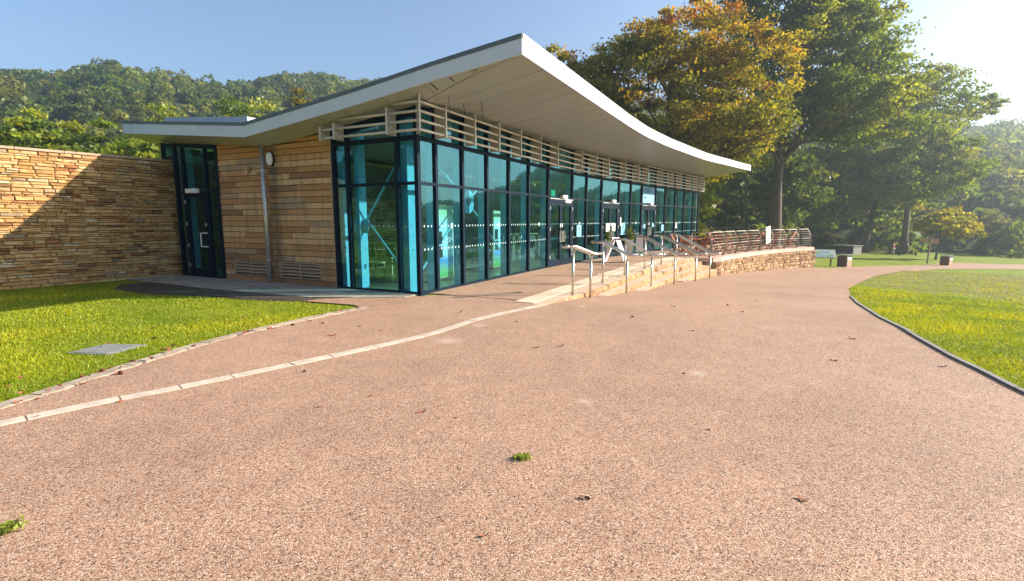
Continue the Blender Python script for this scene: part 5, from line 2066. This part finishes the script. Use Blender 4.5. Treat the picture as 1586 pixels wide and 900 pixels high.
def skin_body(name, joints, edges, mat, parent, sub=2):
    me = bpy.data.meshes.new(name)
    me.from_pydata([j[0] for j in joints], edges, [])
    me.materials.append(MAT[mat])
    o = bpy.data.objects.new(name, me)
    COL.objects.link(o)
    o.parent = parent
    md = o.modifiers.new('skin', 'SKIN')
    for i, j in enumerate(joints):
        r = j[1]
        me.skin_vertices[0].data[i].radius = (r, r) if not isinstance(r, tuple) else r
    me.skin_vertices[0].data[0].use_root = True
    s = o.modifiers.new('sub', 'SUBSURF')
    s.levels = s.render_levels = sub
    dg = bpy.context.evaluated_depsgraph_get()
    m2 = bpy.data.meshes.new_from_object(o.evaluated_get(dg))
    m2.polygons.foreach_set('use_smooth', [True] * len(m2.polygons))
    o.modifiers.clear()
    o.data = m2
    if not m2.materials:
        m2.materials.append(MAT[mat])
    return o
def person(x, y, label, rz, top, legs, hgt, stride=.2):
    r = thing('person', (x, y, G(x, y)), label, 'person', None, rz)
    k = hgt / 1.75
    J = lambda *p: tuple(c * k for c in p)
    body = [(J(0, 0, .95), .15 * k), (J(0, .02, 1.15), .13 * k), (J(0, .02, 1.38), .15 * k), (J(0, .01, 1.50), .06 * k), (J(0, .03, 1.60), .085 * k), (J(0, .035, 1.70), .08 * k),
            (J(.19, .02, 1.42), .06 * k), (J(.25, -.02, 1.15), .045 * k), (J(.24, .10, .92), .035 * k), (J(.24, .13, .84), .035 * k),
            (J(-.19, .02, 1.42), .06 * k), (J(-.25, .0, 1.15), .045 * k), (J(-.24, .06, .92), .035 * k), (J(-.24, .08, .84), .035 * k),
            (J(.10, 0, .88), .095 * k), (J(.10, stride * .6, .50), .065 * k), (J(.10, stride, .09), .045 * k), (J(.10, stride + .16, .04), .04 * k),
            (J(-.10, 0, .88), .095 * k), (J(-.10, -stride * .2, .50), .065 * k), (J(-.10, -stride, .09), .045 * k), (J(-.10, -stride + .16, .04), .04 * k)]
    ed = [(0, 1), (1, 2), (2, 3), (3, 4), (4, 5), (2, 6), (6, 7), (7, 8), (8, 9), (2, 10), (10, 11), (11, 12), (12, 13), (0, 14), (14, 15), (15, 16), (16, 17), (0, 18), (18, 19), (19, 20), (20, 21)]
    skin_body('body', body, ed, 'skin', r)
    g = 1.18
    tj = [(body[i][0], body[i][1] * g) for i in (0, 1, 2)] + [(body[i][0], body[i][1] * g) for i in (6, 7, 8, 10, 11, 12)]
    skin_body('jacket', tj, [(0, 1), (1, 2), (2, 3), (3, 4), (4, 5), (2, 6), (6, 7), (7, 8)], top, r)
    lj = [((body[0][0][0], body[0][0][1], body[0][0][2] - .04), body[0][1] * 1.06)] + [(body[i][0], body[i][1] * g) for i in (14, 15, 16, 18, 19, 20)]
    skin_body('trousers', lj, [(0, 1), (1, 2), (2, 3), (0, 4), (4, 5), (5, 6)], legs, r)
    hm = MB()
    hm.lathe([(.02, .12), (.07, .10), (.095, .05), (.10, -.02), (.085, -.07)], (0, .02 * k, 1.665 * k), 12)
    local(r, 'hair', hm, 'hair', smooth=True)
    return r
person(52.6, 70.0, 'person in a red jacket and pale trousers walking under the trees', R(35), 'red', 'cream_cloth', 1.68)
person(54.2, 69.6, 'person in dark clothes walking beside the one in red', R(35), 'dark_cloth', 'dark_cloth', 1.82)

# ------------------------------------------------------------------ small things on the ground
mh = thing('drain_cover', (-5.08, 6.2, 0), 'grey rectangular drain cover sunk in the left lawn', 'drain cover')
mb = MB()
pts = [Vector((*p, 0)) for p in MANHOLE]
mb.hexa([p - UP * .06 for p in pts], [p + UP * .002 for p in pts])
mb.build('frame', 'concrete', mh)
c = sum(pts, Vector()) / 4
q = [c + (p - c) * .86 for p in pts]
MB().hexa([p + UP * .0 for p in q], [p + UP * .007 for p in q]).build('lid', 'concrete', mh)

def leaf_shape(k):
    g = random.Random(k)
    n = 10
    v = [(0, 0, .006)]
    for i in range(n):
        a = 2 * math.pi * i / n
        r = (1 + .3 * math.cos(2 * a) + g.uniform(-.15, .25) * (i % 2)) * .5
        v.append((r * math.cos(a), r * .6 * math.sin(a), .10 + .16 * math.sin(a * 2 + k) + g.uniform(-.05, .1)))
    f = [(0, 1 + i, 1 + (i + 1) % n) for i in range(n)]
    return MB().add(v, f).mesh('fallen_leaf', 'leaf_dead')
LM = [leaf_shape(k) for k in range(5)]
LP = [(-3.46, 4.29), (-1.29, 4.45), (-.75, 4.06), (-.44, 3.95), (1.51, 3.7), (.42, 2.73), (1.66, 2.71), (-.14, 2.38), (-1.65, 4.18), (-2.94, 7.73), (.07, 7.83), (.3, 6.21), (.63, 6.31), (2.0, 8.26), (1.8, 5.13), (4.15, 8.99), (3.67, 5.62), (-3.88, 3.95), (-4.3, 4.65), (-4.2, 5.45), (-4.1, 5.6), (-3.98, 6.3), (-3.7, 7.0), (-3.55, 7.35), (-3.35, 7.6), (-3.2, 7.9), (-2.5, 6.9), (-2.3, 7.5), (-1.9, 7.2), (-4.34, 4.28), (-4.6, 4.2), (-4.75, 4.6), (-4.55, 5.0), (-4.9, 4.9), (-2.2, 5.2), (3.1, 9.6), (2.6, 7.2), (4.6, 6.7), (4.75, 5.4), (4.4, 10.2), (5.6, 11.5), (1.0, 8.9), (-.9, 8.7)]
_g = random.Random(99)
for _ in range(34):
    a, b = _g.choice(list(zip(LAWN_EDGE[1:], LAWN_EDGE[2:])))
    f = _g.random()
    LP.append((a[0] + (b[0] - a[0]) * f + abs(_g.gauss(.06, .16)) - .06, a[1] + (b[1] - a[1]) * f + _g.gauss(0, .05)))
for _ in range(16):
    LP.append((_g.uniform(-9, -3.6), _g.uniform(5.5, 9.6)))
for i, (x, y) in enumerate(LP):
    g = random.Random(i)
    d = math.hypot(x, y)
    o = link('fallen_leaf', LM[i % 5])
    sz = g.uniform(.03, .06) * (1.5 if d > 6 else 1)
    o.location = (x, y, G(x, y) + .012 + (.035 if x < -4.42 or (x < -3.55 and y > 5.4) else 0))
    o.rotation_euler = (g.uniform(-.2, .2), g.uniform(-.2, .2), g.uniform(0, 6.28))
    o.scale = (sz, sz, sz)
    tag(o, 'small dead reddish brown leaf lying loose on the ground', 'leaf', 'dead leaves scattered about the path')
def tuft(x, y, label, n, rad):
    g = np.random.default_rng(int(abs(x) * 100))
    q = g.normal(size=(n, 3)) * np.array([rad, rad * .7, .008]) + np.array([x, y, .022])
    q[:, 2] = np.maximum(q[:, 2], .012)
    o = link('moss_tuft', leaf_mesh('moss_tuft', q, .022, np.array([(.30, .38, .06), (.22, .28, .05), (.38, .42, .10)])[g.integers(0, 3, n)], .1))
    o['kind'] = 'stuff'
tuft(.07, 3.23, '', 130, .026)
tuft(-2.62, 2.44, '', 170, .036)

# ------------------------------------------------------------------ haze
def build_haze():
    mb = MB()
    mb.box((0, 0, 48), (1300, 1300, 120))
    t = NT('haze_air')
    v = t.n('ShaderNodeVolumePrincipled')
    v.inputs['Color'].default_value = (.74, .88, 1.0, 1)
    v.inputs['Density'].default_value = HAZE
    v.inputs['Anisotropy'].default_value = .62
    t.l(v.outputs[0], t.out.inputs['Volume'])
    mb.build('haze', t.m, kind='stuff')
HAZE = .0010
build_haze()
